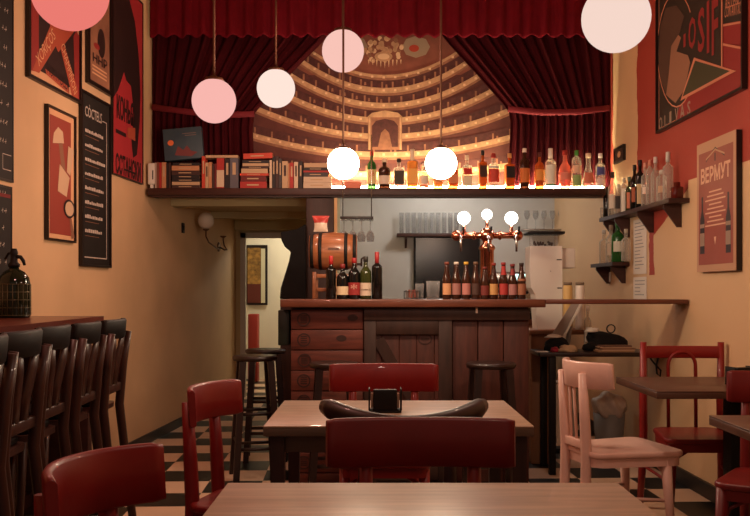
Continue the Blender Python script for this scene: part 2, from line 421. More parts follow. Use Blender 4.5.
for nm, pts in (('left', [(lx+.01, 107), (cx_(190), 112), (cx_(225), 115), (cx_(255), 114)]), ('right', [(cx_(507), 109), (cx_(540), 112.5), (cx_(575), 112), (rx-.01, 108)])):
    t = MB(); t.tube([(x, 6.985, zc(py, 6.985)) for x, py in pts], 0.026, m_band, 8, flat=0.45)
    tag(t.build('curtain_tieback'), 'narrow red velvet tieback around the %s stage curtain' % nm, 'tieback', 'curtain tiebacks')

# ---------------------------------------------------------------- the long shelf
SX0, SX1 = P(147.5, 0, 6.86).x, P(606, 0, 6.86).x
sh = thing('wall_shelf', 'long dark red shelf carrying books and lit bottles under the painted theatre', 'shelf', (0, 6.86, 1.948))
w = MB(); w.rbox(SX0, SX1, 0, 0.255, 0, 0.055, m_shelf, 0.004); w.build('shelf_board', sh)
w = MB(); w.box(SX0+0.02, SX1-0.02, 0.03, 0.05, -0.012, 0, m_shelf); w.build('apron', sh)
m_led = emit('led_light', (1.0, 0.80, 0.46), 150.0)
ls = thing('light_strip', 'glowing strip light lying along the shelf behind the bottles', 'light', (0, 6.988, SHZ))
a, c = P(331, 0, 6.988).x, P(604, 0, 6.988).x
w = MB(); w.box(a, c, -0.008, 0.008, 0, 0.012, m_plas_white); w.build('strip', ls)
w = MB()
w.tube([(a+.005,-.002,.020),(c-.005,-.002,.020)], .0085, m_led, 10); w.build('glowing_tube', ls)
# dark pillar below the shelf
pl = MB(); pl.rbox(P(306,0,6.9).x, P(334,0,6.9).x, 6.9, 7.1, 0, 1.93, m_bardark, 0.006)
tag(pl.build('pillar'), 'dark wooden pillar standing behind the oak barrel', 'pillar')
pl = MB(); pl.box(P(334,0,6.9).x+.001, P(337.2,0,6.9).x, 6.9, 6.95, 1.15, 1.93, mat('pale_pine', r(214,170,120), 0.6)); struct(pl.build('trim_5'))

# ---------------------------------------------------------------- books
ZS = SHZ+0.0005
BY = 6.9
pxm = BY/F
def bookmat(c, n): return mat('book_cover_'+n, c, 0.6, var=0.08, scale=10)
m_pages = mat('book_pages', r(186, 160, 130), 0.9)
PAL = {'cream': r(190,158,122), 'pale grey': r(176,156,140), 'brown': r(126,70,52), 'red': r(168,44,38), 'dark red': r(104,26,26), 'tan': r(190,132,92),
       'black': r(34,24,24), 'dark brown': r(62,36,30), 'orange red': r(192,66,46), 'grey blue': r(92,88,96), 'dark grey': r(62,56,56), 'white': r(204,180,152)}
BM = {k: bookmat(v, k.replace(' ', '_')) for k, v in PAL.items()}
def book_up(x0, x1, ytop, colr, label, y0=6.878, depth=0.115, second=None):
    """upright book, spine towards the room"""
    a, c = P(x0,0,BY).x, P(x1,0,BY).x; wd = c-a; h = (188-ytop)*pxm; cm = BM[colr]
    t = thing('book', label, 'book', ((a+c)/2, y0, ZS), 0, 'books on the long shelf'); g = 0.0006; e = min(0.0025, wd*0.2)
    w = MB(); w.box(-wd/2+g, wd/2-g, 0, e, 0, h, cm); w.box(-wd/2+g, -wd/2+g+e, e, depth, 0, h, cm); w.box(wd/2-g-e, wd/2-g, e, depth, 0, h, cm)
    if second: w.box(-wd/2+g, wd/2-g, -0.0008, 0, h*0.04, h*0.6, BM[second])
    elif wd > 0.02: w.box(-wd/2+wd*.3, wd/2-wd*.3, -0.0006, 0, h*0.45, h*0.85, BM['cream' if colr not in ('cream','white','pale grey') else 'dark brown'])
    w.build('cover', t)
    w = MB(); w.box(-wd/2+g+e, wd/2-g-e, e+0.001, depth-0.003, 0.003, h-0.004, m_pages); w.build('pages', t)
    return t
def book_flat(x0, x1, yb, yt, colr, label, zb, tilt=0.0, y0=6.878, depth=0.115, pages_front=False):
    a, c = P(x0,0,BY).x, P(x1,0,BY).x; wd = c-a; h = (yb-yt)*pxm; cm = BM[colr]
    t = thing('book', label, 'book', ((a+c)/2, y0, zb), 0, 'books on the long shelf'); t.rotation_euler = (0, tilt, 0)
    e = min(0.003, h*0.22); w = MB()
    w.box(-wd/2, wd/2, 0, depth, 0.0004, e, cm); w.box(-wd/2, wd/2, 0, depth, h-e, h-0.0004, cm)
    if not pages_front:
        w.box(-wd/2, wd/2, 0, e, e, h-e, cm)
        if h > 0.018: w.box(-wd*0.25, wd*0.2, -0.0006, 0, h*0.4, h*0.6, BM['cream'])
    w.build('cover', t)
    w = MB(); w.box(-wd/2+0.004, wd/2-0.004, e+0.001 if not pages_front else 0.004, depth-0.004, e+0.0003, h-e-0.0003, m_pages); w.build('pages', t)
    return h
ORD = ['first','second','third','fourth','fifth','sixth','seventh','eighth','ninth','tenth']
o4 = lambda v: 145+v/7.5
o5 = lambda v: 235+v/7.5
def upgroup(lst, where):
    for i, q in enumerate(lst):
        x0, x1, yt, colr = q[:4]; sec = q[4] if len(q) > 4 else None
        lab = 'upright %s book, %s from left, %s' % (colr, ORD[i], where)
        if sec: lab = 'upright %s book with pale lower spine, %s' % (colr, where)
        book_up(x0, x1, yt, colr, lab, second=sec)
def stack(lst, where, skip_gap=0.0005):
    z = ZS
    n = len(lst)
    for i, q in enumerate(lst):
        x0, x1, hpx, colr = q[:4]; pf = len(q) > 4
        h = book_flat(x0, x1, hpx, 0, colr, 'flat %s book, %s from bottom, %s' % (colr, ORD[i], where), z, pages_front=pf)
        z += h+skip_gap
    return z
upgroup([(o4(78),o4(92),162.5,'pale grey'),(o4(93),o4(111),162,'brown'),(o4(112),o4(130),162.5,'red'),(o4(131),o4(163),162.2,'tan'),(o4(165),o4(182),163,'black'),(o4(183),o4(198),162.5,'dark brown')],
        'row at the shelf\'s left end')
z1 = stack([(o4(205),o4(415),3.1,'dark brown'),(o4(207),o4(414),3.2,'cream'),(o4(206),o4(416),3.2,'black'),(o4(208),o4(412),3.4,'black'),(o4(204),o4(414),4.4,'dark brown'),(o4(205),o4(410),4.8,'tan'),(o4(212),o4(416),3.0,'black')],
        'stack under the blue box')
upgroup([(o4(430),o4(455),156,'orange red'),(o4(456),o4(480),162.5,'cream'),(o4(481),o4(505),162,'tan'),(o4(506),o4(524),164,'dark brown'),(o4(525),o4(540),163.5,'dark red'),(o4(541),o4(597),158,'red','white'),(o4(600),o4(640),158.4,'black'),(o4(641),o4(703),158,'grey blue')],
        'row right of the blue box')
# slim book lying over that row
book_flat(o4(458), o4(700), 2.6, 0, 'cream', 'slim cream book lying flat across the tops of the upright books', ZS+(188-157.6)*pxm, y0=6.88, depth=0.11)
z2 = stack([(o5(42),o5(240),6.6,'red'),(o5(46),o5(236),5.8,'dark red'),(o5(40),o5(255),2.4,'orange red'),(o5(50),o5(248),4.6,'cream'),(o5(56),o5(258),2.4,'dark brown'),(o5(60),o5(254),2.8,'cream'),(o5(58),o5(258),3.0,'black')],
        'stack topped by a red book')
book_flat(o5(66), o5(284), 5.4, 0, 'orange red', 'bright red book lying slightly tilted on the top of the middle stack', z2+0.012, tilt=-0.035)
upgroup([(o5(261),o5(280),160,'white'),(o5(282),o5(305),157,'black'),(o5(306),o5(330),155.8,'dark brown'),(o5(331),o5(352),158.5,'dark grey'),(o5(355),o5(399),161,'cream'),(o5(400),o5(411),163,'tan'),(o5(412),o5(441),162.5,'red'),(o5(444),o5(475),161.8,'white'),(o5(480),o5(508),161.2,'black')],
        'row right of red-topped stack')
z3 = stack([(o5(514),o5(724),5.8,'white'),(o5(516),o5(722),5.6,'white'),(o5(516),o5(700),4.2,'dark grey'),(o5(514),o5(705),1.8,'red'),(o5(516),o5(702),3.0,'black'),(o5(520),o5(700),4.4,'cream')],
        'rightmost stack of books')
bx = MB(); bx.rbox(-0.065, 0.065, 0, 0.05, 0, 0.055, mat('salmon_card', r(214,120,92), 0.6), 0.003)
tag(bx.build('card_box'), 'small salmon box on the shelf between the books and the green bottle', 'box', loc=(P(353,0,6.93).x, 6.90, SHZ))
# blue picture box leaning on the first stack
pb = thing('picture_box', 'large blue box with a small orange sun leaning on the stack of books', 'box', (P(184.5,0,6.9).x, 6.89, z1+0.016)); pb.rotation_euler = (-0.06, -0.09, 0)
m_pbox = mat('blue_picture_card', r(66, 84, 92), 0.55, var=0.3, scale=7, col2=r(54,70,82))
w = MB(); w.rbox(-0.152, 0.152, 0, 0.055, 0.012, 0.262, m_pbox, 0.003); w.build('box_body', pb)
w = MB(); w.ell(-0.095, 0.15, 0.024, 0.022, mat('orange_sun', r(226,118,66), 0.6), -0.001)
mm = mat('box_print_red', r(120, 62, 62), 0.7)
mgp = mat('box_print_grey', r(120,104,100), 0.7)
w.box(0.0, 0.11, -0.001, -0.0004, 0.212, 0.218, mgp); w.box(0.02, 0.11, -0.001, -0.0004, 0.196, 0.202, mgp)
w.poly([(-0.07,0.05),(0.06,0.03),(0.11,0.06),(0.06,0.075),(0.03,0.12),(0.0,0.085),(-0.04,0.12)], mm, -0.0011)
w.build('cover_print', pb, fix=False)
# little white device at the left shelf end
dv = MB(); dv.rbox(-0.033, 0.033, 0, 0.04, 0.03, 0.2, m_plas_white, 0.014, 3); dv.box(-0.012,0.012,0.01,0.03,0,0.03,m_plas_white); dv.box(0.006, 0.014, -0.001, 0.0, 0.07, 0.14, m_ink)
tag(dv.build('air_freshener'), 'small white plastic device standing at the left end of the shelf', 'device', loc=(P(151.5,0,6.88).x, 6.88, SHZ))

# ---------------------------------------------------------------- bottles
m_bg = {'green': glass('green_glass', r(52, 110, 50), 0.45), 'clear': glass('clear_bottle_glass', r(226, 220, 208), 0.80), 'amber': glass('amber_spirit', r(196, 104, 44), 0.5),
        'gold': glass('golden_spirit', r(226, 166, 84), 0.5), 'brown': glass('brown_glass', r(62, 32, 20), 0.22), 'dark': glass('dark_wine_glass', r(16, 14, 13), 0.04),
        'olive': glass('olive_glass', r(58, 62, 28), 0.3), 'rose': glass('pink_spirit', r(226, 150, 130), 0.6), 'darkred': glass('dark_red_spirit', r(96, 30, 22), 0.3)}
CM = {}
def cm(c, rough=0.5):
    if c not in CM: CM[c] = mat('tint_%d_%d_%d' % c, r(*c), rough)
    return CM[c]
def bottle(loc, H, R, shape, gl, cap, lab, label, group, lab_z=(0.18, 0.5), txt=None, txtc=(170,40,34), neck=None, cat='bottle', lab2=None, capl=0.13, facing=None, sq=1.0, name='bottle', seg=18):
    t = thing(name, label, cat, loc, 0, group)
    if facing is None: facing = math.atan2(-loc[0], loc[1])*-1
    t.rotation_euler = (0,0,facing)
    rn = R*0.34 if neck is None else neck
    prof = {'wine':   [(R*.9,0),(R,.015),(R,.60),(R*.93,.65),(R*.62,.71),(rn*1.05,.77),(rn,.82),(rn,1-.02)],
            'bord':   [(R*.9,0),(R,.015),(R,.66),(R*.95,.70),(rn*1.2,.75),(rn,.78),(rn,.98)],
            'beer':   [(R*.9,0),(R,.02),(R,.52),(R*.92,.58),(R*.6,.70),(rn*1.05,.86),(rn,.96)],
            'spirit': [(R*.92,0),(R,.015),(R,.60),(R*.96,.65),(R*.7,.70),(rn*1.1,.74),(rn,.78),(rn,.97)],
            'square': [(R*.94,0),(R,.01),(R,.64),(R*.9,.68),(rn*1.15,.71),(rn,.74),(rn,.97)],
            'round':  [(R*.7,0),(R*.85,.03),(R,.2),(R,.45),(R*.85,.58),(R*.5,.66),(rn,.72),(rn,.97)],
            'bell':   [(R*.95,0),(R,.02),(R*.92,.2),(R*.6,.5),(R*.38,.62),(rn,.7),(rn,.97)],
            'tall':   [(R*.92,0),(R,.01),(R,.74),(R*.9,.79),(rn*1.05,.85),(rn,.88),(rn,.98)]}[shape]
    sg = 4 if shape == 'square' else seg
    w = MB()
    pr = [(a, h*H) for a, h in prof]
    if shape == 'square':
        # rounded square section
        rings = []; k = w.mi(gl)
        for a, h in pr:
            ring = []
            for i in range(16):
                an = 2*PI*i/16+PI/16; ex = 0.35 if a > rn*1.2 else 1.0
                cxx, syy = math.cos(an), math.sin(an)
                ring.append(w.bm.verts.new((a*math.copysign(abs(cxx)**ex, cxx), a*math.copysign(abs(syy)**ex, syy), h)))
            rings.append(ring)
        for A, B in zip(rings[:-1], rings[1:]):
            for i in range(16):
                j = (i+1) % 16; f = w.bm.faces.new((A[i],A[j],B[j],B[i])); f.material_index = k; f.smooth = True
        w.bm.faces.new(list(reversed(rings[0]))).material_index = k; w.bm.faces.new(rings[-1]).material_index = k
    else: w.lathe(pr, gl, seg=seg)
    w.build('glass_body', t)
    if cap:
        w = MB(); cr = rn*1.14+0.001
        w.lathe([(cr, H*(1-capl)), (cr*1.02, H*(1-capl*.5)), (cr, H-0.002), (cr*.9, H)], cm(cap), seg=12)
        w.build('cap', t)
    def lb(z0, z1, c, nm='paper_label', text=None):
        w = MB(); h0, h1 = z0*H, z1*H
        if shape == 'square':
            q = R*1.012; w.box(-q*.9, q*.9, -q-0.001, -q, h0, h1, cm(c, .7))
            yy = -q-0.002; wid = R*1.5
        else:
            # radius along the body
            def rad(h):
                for (a, z0_), (c_, z1_) in zip(pr[:-1], pr[1:]):
                    if z0_ <= h <= z1_: return a+(c_-a)*(h-z0_)/max(1e-6, z1_-z0_)
                return R
            N, V = 14, 4; k = w.mi(cm(c, .7)); g = []
            for j in range(V+1):
                h = h0+(h1-h0)*j/V; q = rad(h)*1.02+0.0006
                g.append([w.bm.verts.new((q*math.sin(-1.25+2.5*i/N), -q*math.cos(-1.25+2.5*i/N), h)) for i in range(N+1)])
            for j in range(V):
                for i in range(N):
                    f = w.bm.faces.new((g[j][i],g[j][i+1],g[j+1][i+1],g[j+1][i])); f.material_index = k; f.smooth = True
            yy = -R*1.04-0.0015; wid = R*1.1
        if text: w.text(text, 0, h0+(h1-h0)*.45, (h1-h0)*.4, cm(txtc), yy, w=wid, align='CENTER')
        o = w.build(nm, t, fix=False)
        return o
    if lab: lb(lab_z[0], lab_z[1], lab, text=txt)
    if lab2: lb(lab2[0], lab2[1], lab2[2], 'second_label')
    return t

GS = 'bottles on the lit shelf'
YB = 6.925
def sb(px, wpx, ytop, shape, gl, cap, lab, label, **kw):
    p = P(px, 0, YB); k = YB/F
    return bottle((p.x, YB, SHZ+0.0005), (188.5-ytop)*k, wpx*k*.5, shape, m_bg[gl], cap, lab, label, GS, **kw)
sb(371.7, 9, 150.5, 'spirit', 'green', (176,40,32), (226,204,140), 'green bottle with red cap and cream label, first bottle beside the books', lab_z=(.12,.5), txt='J&B')
sb(384.5, 12, 158, 'spirit', 'brown', (226,206,180), (216,196,178), 'dark brown bottle with pale cap, second from the left on the lit shelf', lab_z=(.14,.42))
sb(399, 10.5, 158, 'square', 'clear', (30,26,24), (66,56,46), 'square clear bottle with black cap and dark label on the lit shelf', lab_z=(.14,.58))
sb(412.3, 10.5, 149, 'square', 'gold', (226,206,178), (232,170,86), 'golden square bottle with a long pale neck on the lit shelf', lab_z=(.12,.5), capl=.3)
sb(424, 9.5, 163, 'spirit', 'clear', (226,214,200), (222,206,186), 'clear bottle with pale label just left of the right small globe', lab2=(.04,.14,(214,110,70)))
sb(438, 9.5, 158, 'spirit', 'gold', (190,60,40), (214,140,80), 'golden bottle right behind the right small globe over the bar')
sb(453, 9.5, 160, 'square', 'amber', (40,30,26), (206,128,84), 'amber square bottle just right of the right small globe')
sb(467, 9.5, 155, 'square', 'clear', (218,204,176), (226,206,170), 'clear square bottle with a red upper label on the lit shelf', lab_z=(.08,.36), lab2=(.42,.6,(186,40,34)))
sb(482.7, 8, 150, 'square', 'amber', (26,22,20), (64,38,28), 'amber bottle with black cap and dark label on the lit shelf', lab_z=(.3,.6))
sb(493.5, 11, 153, 'spirit', 'clear', (150,40,32), (196,70,56), 'clear bottle with red cap and red label on the lit shelf', lab_z=(.18,.55), lab2=(.57,.64,(206,200,190)))
sb(509.5, 9.5, 153, 'square', 'amber', (206,150,90), (34,26,24), 'amber square bottle with wide black label on the lit shelf', lab_z=(.3,.62))
sb(524.5, 10, 148, 'bord', 'brown', (226,214,200), (206,116,56), 'brown bottle with a white ball stopper on the lit shelf', lab_z=(.15,.5), capl=.1)
sb(539.5, 9.5, 152, 'spirit', 'amber', (84,34,26), (226,150,70), 'amber bottle with dark cap and round orange label on the lit shelf', lab_z=(.22,.52))
sb(550.5, 11, 148, 'spirit', 'clear', (230,224,210), (228,226,208), 'clear bottle with tall white cap and white label on the lit shelf', lab_z=(.12,.58), capl=.24, lab2=(.06,.11,(90,140,100)))
sb(565, 12.5, 150, 'round', 'rose', (150,44,36), (216,130,110), 'wide round pinkish bottle with red cap on the lit shelf', lab_z=(.22,.42))
sb(576.5, 9.5, 150, 'tall', 'clear', (70,150,60), (150,180,110), 'clear bottle with green cap and green lower label on the lit shelf', lab_z=(.05,.35), lab2=(.4,.6,(226,190,160)))
sb(588.3, 13, 153, 'bell', 'clear', (226,206,176), (206,120,96), 'bell shaped clear bottle with salmon label on the lit shelf', lab_z=(.14,.45))
sb(600.3, 9.5, 153, 'spirit', 'clear', (232,230,226), (78,80,140), 'clear bottle with white cap and blue label, last on the lit shelf', lab_z=(.38,.6), lab2=(.1,.28,(226,206,196)))

# ---------------------------------------------------------------- bar
YF = 5.46
BZ = 1.148
bar = thing('bar_counter', 'red brown wooden bar counter with stamped boards and a barn door front', 'bar counter', (0, YF, 0))
xl, x1, x2, xr = P(291,0,YF).x, P(364,0,YF).x, P(452,0,YF).x, P(529,0,YF).x
w = MB(); w.box(xl, xr, 0.03, 0.50, 0, 1.098, m_bardark); w.build('carcass', bar)
bh = 1.09/8.6; z = 1.085; i = 0
random.seed(11)
while z > 0.02:
    z0 = max(0.004, z-bh+0.004)
    w = MB(); w.rbox(xl, x1-0.003, -0.004-0.004*(i % 2), 0.03, z0, z, m_barwood, 0.004); bd = w.build('board', bar)
    if z-z0 > 0.08:
        s = MB(); cxx, cz = xl+0.075+0.01*random.random(), (z+z0)/2; yy = -0.0092
        for q in range(24):                                   # burnt ring
            a, c = 2*PI*q/24, 2*PI*(q+1)/24
            s.poly([(cxx+.042*math.cos(a), cz+.042*math.sin(a)), (cxx+.042*math.cos(c), cz+.042*math.sin(c)), (cxx+.034*math.cos(c), cz+.034*math.sin(c)), (cxx+.034*math.cos(a), cz+.034*math.sin(a))], m_stamp, yy)
        for q in range(4): s.poly([(cxx-.02, cz-.02+q*.013), (cxx+.02, cz-.02+q*.013), (cxx+.02, cz-.013+q*.013), (cxx-.02, cz-.013+q*.013)], m_stamp, yy)
        s.build('burnt_stamp', bd, fix=False)
        if i in (0, 1):
            s = MB(); s.ell(x1-0.07-0.07*i, cz+0.01, 0.032, 0.02, m_stamp, yy); s.build('wood_knot', bd, fix=False)
    z -= bh; i += 1
# barn door section
w = MB()
nb = 5
for q in range(nb):
    a = x1+(x2-x1)*q/nb; c = x1+(x2-x1)*(q+1)/nb
    w.rbox(a+0.001, c-0.001, 0.0, 0.03, 0.03, 1.03, m_barwood2, 0.003)
w.build('plank_door', bar)
for nm, (a, c, z0, z1) in (('stile', (x1, x1+0.075, 0.02, 1.03)), ('stile', (x2-0.085, x2, 0.02, 1.03)), ('rail', (x1+0.075, x2-0.085, 0.93, 1.03)), ('rail', (x1+0.075, x2-0.085, 0.03, 0.13))):
    w = MB(); w.rbox(a, c, -0.022, -0.0005, z0, z1, m_bardark, 0.003); w.build(nm, bar)
w = MB(); A = Vector((x1+0.09, 0.90)); B = Vector((x2-0.10, 0.28)); d = (B-A).normalized()*0.035
w.prism([(A.x-d.y, A.y+d.x), (A.x+d.y, A.y-d.x), (B.x+d.y, B.y-d.x), (B.x-d.y, B.y+d.x)], -0.021, -0.0005, m_bardark); w.build('brace', bar)
w = MB()
ccx, ccz = P(425,0,YF).x, ZZ(339, YF)
for q in range(24):
    a, c = 2*PI*q/24, 2*PI*(q+1)/24
    w.poly([(ccx+.044*math.cos(a), ccz+.036*math.sin(a)), (ccx+.044*math.cos(c), ccz+.036*math.sin(c)), (ccx+.036*math.cos(c), ccz+.029*math.sin(c)), (ccx+.036*math.cos(a), ccz+.029*math.sin(a))], m_stamp, -0.002)
w.poly([(ccx-.025,ccz-.006),(ccx+.025,ccz-.006),(ccx+.025,ccz+.006),(ccx-.025,ccz+.006)], m_stamp, -0.002)
w.build('round_mark', bar, fix=False)
# right panel
w = MB()
for q in range(3):
    a = x2+0.003+(xr-x2)*q/3; c = x2+(xr-x2)*(q+1)/3
    w.rbox(a+0.001, c-0.001, 0.0, 0.03, 0.02, 1.03, m_barwood2, 0.003)
w.build('front_panel', bar)
w = MB(); w.rbox(x1+0.0, xr, -0.03, -0.023, 1.02, 1.095, m_bardark, 0.002); w.build('top_rail', bar)
w = MB(); w.box(P(475,0,YF).x, P(477.2,0,YF).x, -0.036, -0.031, ZZ(313,YF), ZZ(307.5,YF), m_paper); w.build('price_tag', bar)['label'] = 'small white tag'
w = MB(); w.rbox(xl-0.085, xl-0.012, 0.04, 0.2, 0.86, 1.08, mat('dark_green_box', r(30,36,28), 0.5), 0.006)
w.build('side_box', bar)['label'] = 'dark green box at the left end'
# worktop, with the thin ledge running on to the right wall
wt = thing('bar_worktop', 'reddish wooden bar top running on to the right wall as a thin ledge', 'worktop', (0, 5.38, 1.098))
w = MB(); w.rbox(P(280,0,5.38).x, P(546,0,5.38).x, 0, 0.62, 0.0015, 0.05, m_worktop, 0.006); w.build('main_top', wt)
w = MB()
for i in range(1): w.rbox(P(546,0,5.38).x+0.001, XR(5.5)-0.004, 0.0, 0.24, 0.022, 0.05, m_worktop, 0.004)
w.build('ledge', wt)

# ---------------------------------------------------------------- on the bar: barrel, crisps, wine, beer, tap
YBR = 5.84; pz = BZ+0.0008
bl, br = P(310,0,YBR).x, P(357,0,YBR).x; bc = (bl+br)/2; L = br-bl; RB = 0.128
zb = ZZ(251.5, YBR)
brl = thing('barrel', 'small oak barrel with black hoops lying on a wooden rack on the bar', 'barrel', (bc, YBR, zb))
w = MB(); w.lathe([(RB*.84,-L/2),(RB*.93,-L*.3),(RB,0),(RB*.93,L*.3),(RB*.84,L/2)], m_oak, seg=28, axis='x'); w.build('staves', brl)
for q in (-.45, -.27, .27, .45):
    rr = RB*(1-.16*(abs(q)/.5)**1.6)+0.003
    w = MB(); w.lathe([(rr-.004, L*q-.011),(rr,L*q-.011),(rr,L*q+.011),(rr-.004,L*q+.011)], m_black, seg=28, axis='x'); w.build('hoop', brl)
w = MB()
for q in (-.04, .0): w.line(-0.03, 0.015+q*.2, 0.045, 0.017+q*.2, 0.004, m_stamp, -RB-0.001)
w.build('brand_mark', brl, fix=False)
w = MB(); w.tube([(L/2-.01,-.02,-.085),(L/2+.03,-.02,-.085)], .009, m_dark, 8); w.tube([(L/2+.03,-.02,-.10),(L/2+.03,-.02,-.05),(L/2+.045,-.02,-.04)], .007, m_dark, 8); w.build('spigot', brl)
rk = thing('barrel_rack', 'open wooden rack on the bar carrying the oak barrel', 'rack', (bc, YBR, pz))
for sx in (-1, 1):
    for sy in (-1, 1):
        w = MB(); w.rbox(sx*.12-.012, sx*.12+.012, sy*.10-.012, sy*.10+.012, 0, .175, m_oak, .002); w.build('post', rk)
for zz in (.06, .15):
    for sy in (-1, 1):
        w = MB(); w.rbox(-.107, .107, sy*.10-.008, sy*.10+.008, zz-.012, zz+.012, m_oak, .002); w.build('rail', rk)
for sx in (-1, 1):
    w = MB(); w.rbox(sx*.12-.01, sx*.12+.01, -.087, .087, .13, .165, m_oak, .002); w.build('cradle', rk)
# bag of crisps on the barrel
cb = thing('crisp_bag', 'red and white crisp packet lying on top of the barrel', 'packet', (P(321,0,YBR).x, YBR-.02, zb+RB+.002))
m_bagr = mat('red_foil', r(176,54,46), .35, var=.3, scale=18, bump=.4); m_bagw = mat('white_foil', r(214,190,170), .35, var=.2, scale=18, bump=.4)
def bagf(s, lo, hi):
    def fn(u, v):
        vv = lo+(hi-lo)*v; e = math.sin(PI*u)*math.sin(PI*vv)
        return ((u-.5)*(.095-.02*math.sin(PI*vv)+.02*vv), s*(.002+.022*e**.7)-.02*vv*0, vv*.105)
    return fn
w = MB()
for s in (-1, 1): w.sheet(bagf(s, 0, .55), 10, 8, m_bagw)
w.build('lower_packet', cb)
w = MB()
for s in (-1, 1): w.sheet(bagf(s, .55, 1), 10, 8, m_bagr)
w.build('upper_packet', cb)
GW = 'wine bottles on the bar'
def wb(px, wpx, ytop, shape, gl, cap, lab, label, Y=5.6, **kw):
    k = Y/F; p = P(px,0,Y); yb = HY+(CH-BZ)*F/Y
    return bottle((p.x, Y, pz), (yb-ytop)*k, wpx*k/2, shape, m_bg[gl], cap, lab, label, GW, **kw)
wb(331, 10, 256, 'bord', 'dark', (176,34,34), None, 'black wine bottle with red foil and no label, leftmost on the bar', capl=.2)
wb(342.6, 12, 264, 'wine', 'dark', (120,30,28), (206,180,144), 'dark wine bottle with cream label on the bar before the barrel', lab_z=(.12,.36))
wb(354.2, 12, 258, 'wine', 'dark', (150,30,30), (140,36,34), 'dark wine bottle with dark red label on the bar', lab_z=(.1,.4), txt='*', txtc=(206,150,130))
wb(365.7, 11.5, 256.5, 'wine', 'olive', (40,36,30), (196,172,150), 'olive green wine bottle with cream printed label on the bar', lab_z=(.08,.38), lab2=(.2,.23,(120,80,66)))
wb(377, 10.5, 252, 'bord', 'dark', (150,36,36), None, 'tall black wine bottle with red neck band, rightmost wine on the bar', capl=.24)
GB = 'beer bottles on the bar'
beers = [(446.8,262,(120,60,46),(196,140,100),'tan',None,'bronze'),(456.3,262,(206,190,176),(150,100,92),'mauve',None,'white'),(466.1,262,(206,160,60),(176,112,104),'pink',None,'yellow'),(475.7,262,(110,80,60),(70,44,36),'dark brown',None,'brown'),
         (484.7,267,(110,34,28),(110,40,34),'dark red',None,'dark red'),(493.6,263,(140,44,34),(190,140,84),'ochre',(.72,.82,(60,30,24)),'red'),(503.4,262.5,(150,40,36),(168,52,48),'red',(.66,.9,(168,48,44)),'red'),
         (512.5,264,(130,44,40),(164,110,106),'rose grey',(.68,.86,(130,44,44)),'dull red'),(521.4,263,(50,34,28),(150,96,70),'brown striped',(.5,.56,(150,96,70)),'black')]
for i, (px, yt, cap, lab, nm, l2, cn) in enumerate(beers):
    Y = 5.56; k = Y/F; yb = HY+(CH-BZ)*F/Y
    bottle((P(px,0,Y).x, Y, pz), (yb-yt)*k, 8.8*k/2, 'beer', m_bg['brown'], cap, lab, 'brown beer bottle, %s label, %s cap, %s from left in its row' % (nm, cn, ORD[i]), GB, lab_z=(.12,.42), lab2=l2, capl=.07, neck=.0125)
# beer tap tower
YT = 5.78; kt = YT/F
tp = thing('beer_tap', 'polished copper beer tap tower with three lit globes on the bar', 'beer tap', (P(487,0,YT).x, YT, pz))
zt = ZZ(235.5, YT)-pz
w = MB(); w.lathe([(.085,0),(.085,.012),(.06,.03),(.05,.06),(.046,.1),(.046,zt-.1),(.056,zt-.085),(.05,zt-.07),(.03,zt-.055),(.03,zt-.03)], m_copper, seg=28); w.build('column', tp)
w = MB(); w.tube([(-.2,0,zt),(.2,0,zt)], .021, m_copper, 20)
for q in (-.2, .2): w.sphere((q,0,zt), .036, m_copper, 20)
w.sphere((0,0,zt+.004), .05, m_copper, 24)
for q in (-.085, .085): w.lathe([(.022,q-.012),(.029,q-.006),(.029,q+.006),(.022,q+.012)], m_copper, (0,0,zt), 20, axis='x')
w.build('crossbar', tp)
m_tapg = emit('tap_globe_glow', (1.0, .93, .86), 9.0)
for q, rr, pyy in ((-.152, .042, 218), (0, .034, 214.5), (.16, .042, 218)):
    zz = ZZ(pyy, YT)-pz
    w = MB(); w.lathe([(.018,zt+.01),(.012,zt+.03),(.01,zz-rr+.008)], m_copper, (q,0,0), 12); st = w.build('globe_stem', tp)
    w = MB(); w.sphere((q,0,zz), rr, m_tapg, 24); w.build('lit_globe', tp)
for q in (-.18, .0, .18):
    w = MB(); w.tube([(q,-.02,zt-.01),(q,-.07,zt-.012),(q,-.085,zt-.03),(q,-.085,zt-.11)], [.011,.010,.009,.007], m_chrome, 10); w.build('spout', tp)
    w = MB(); w.tube([(q+.02,-.03,zt+.005),(q+.02,-.06,zt+.03),(q+.02,-.065,zt+.055)], [.006,.007,.008], m_black, 8); w.build('tap_handle', tp)
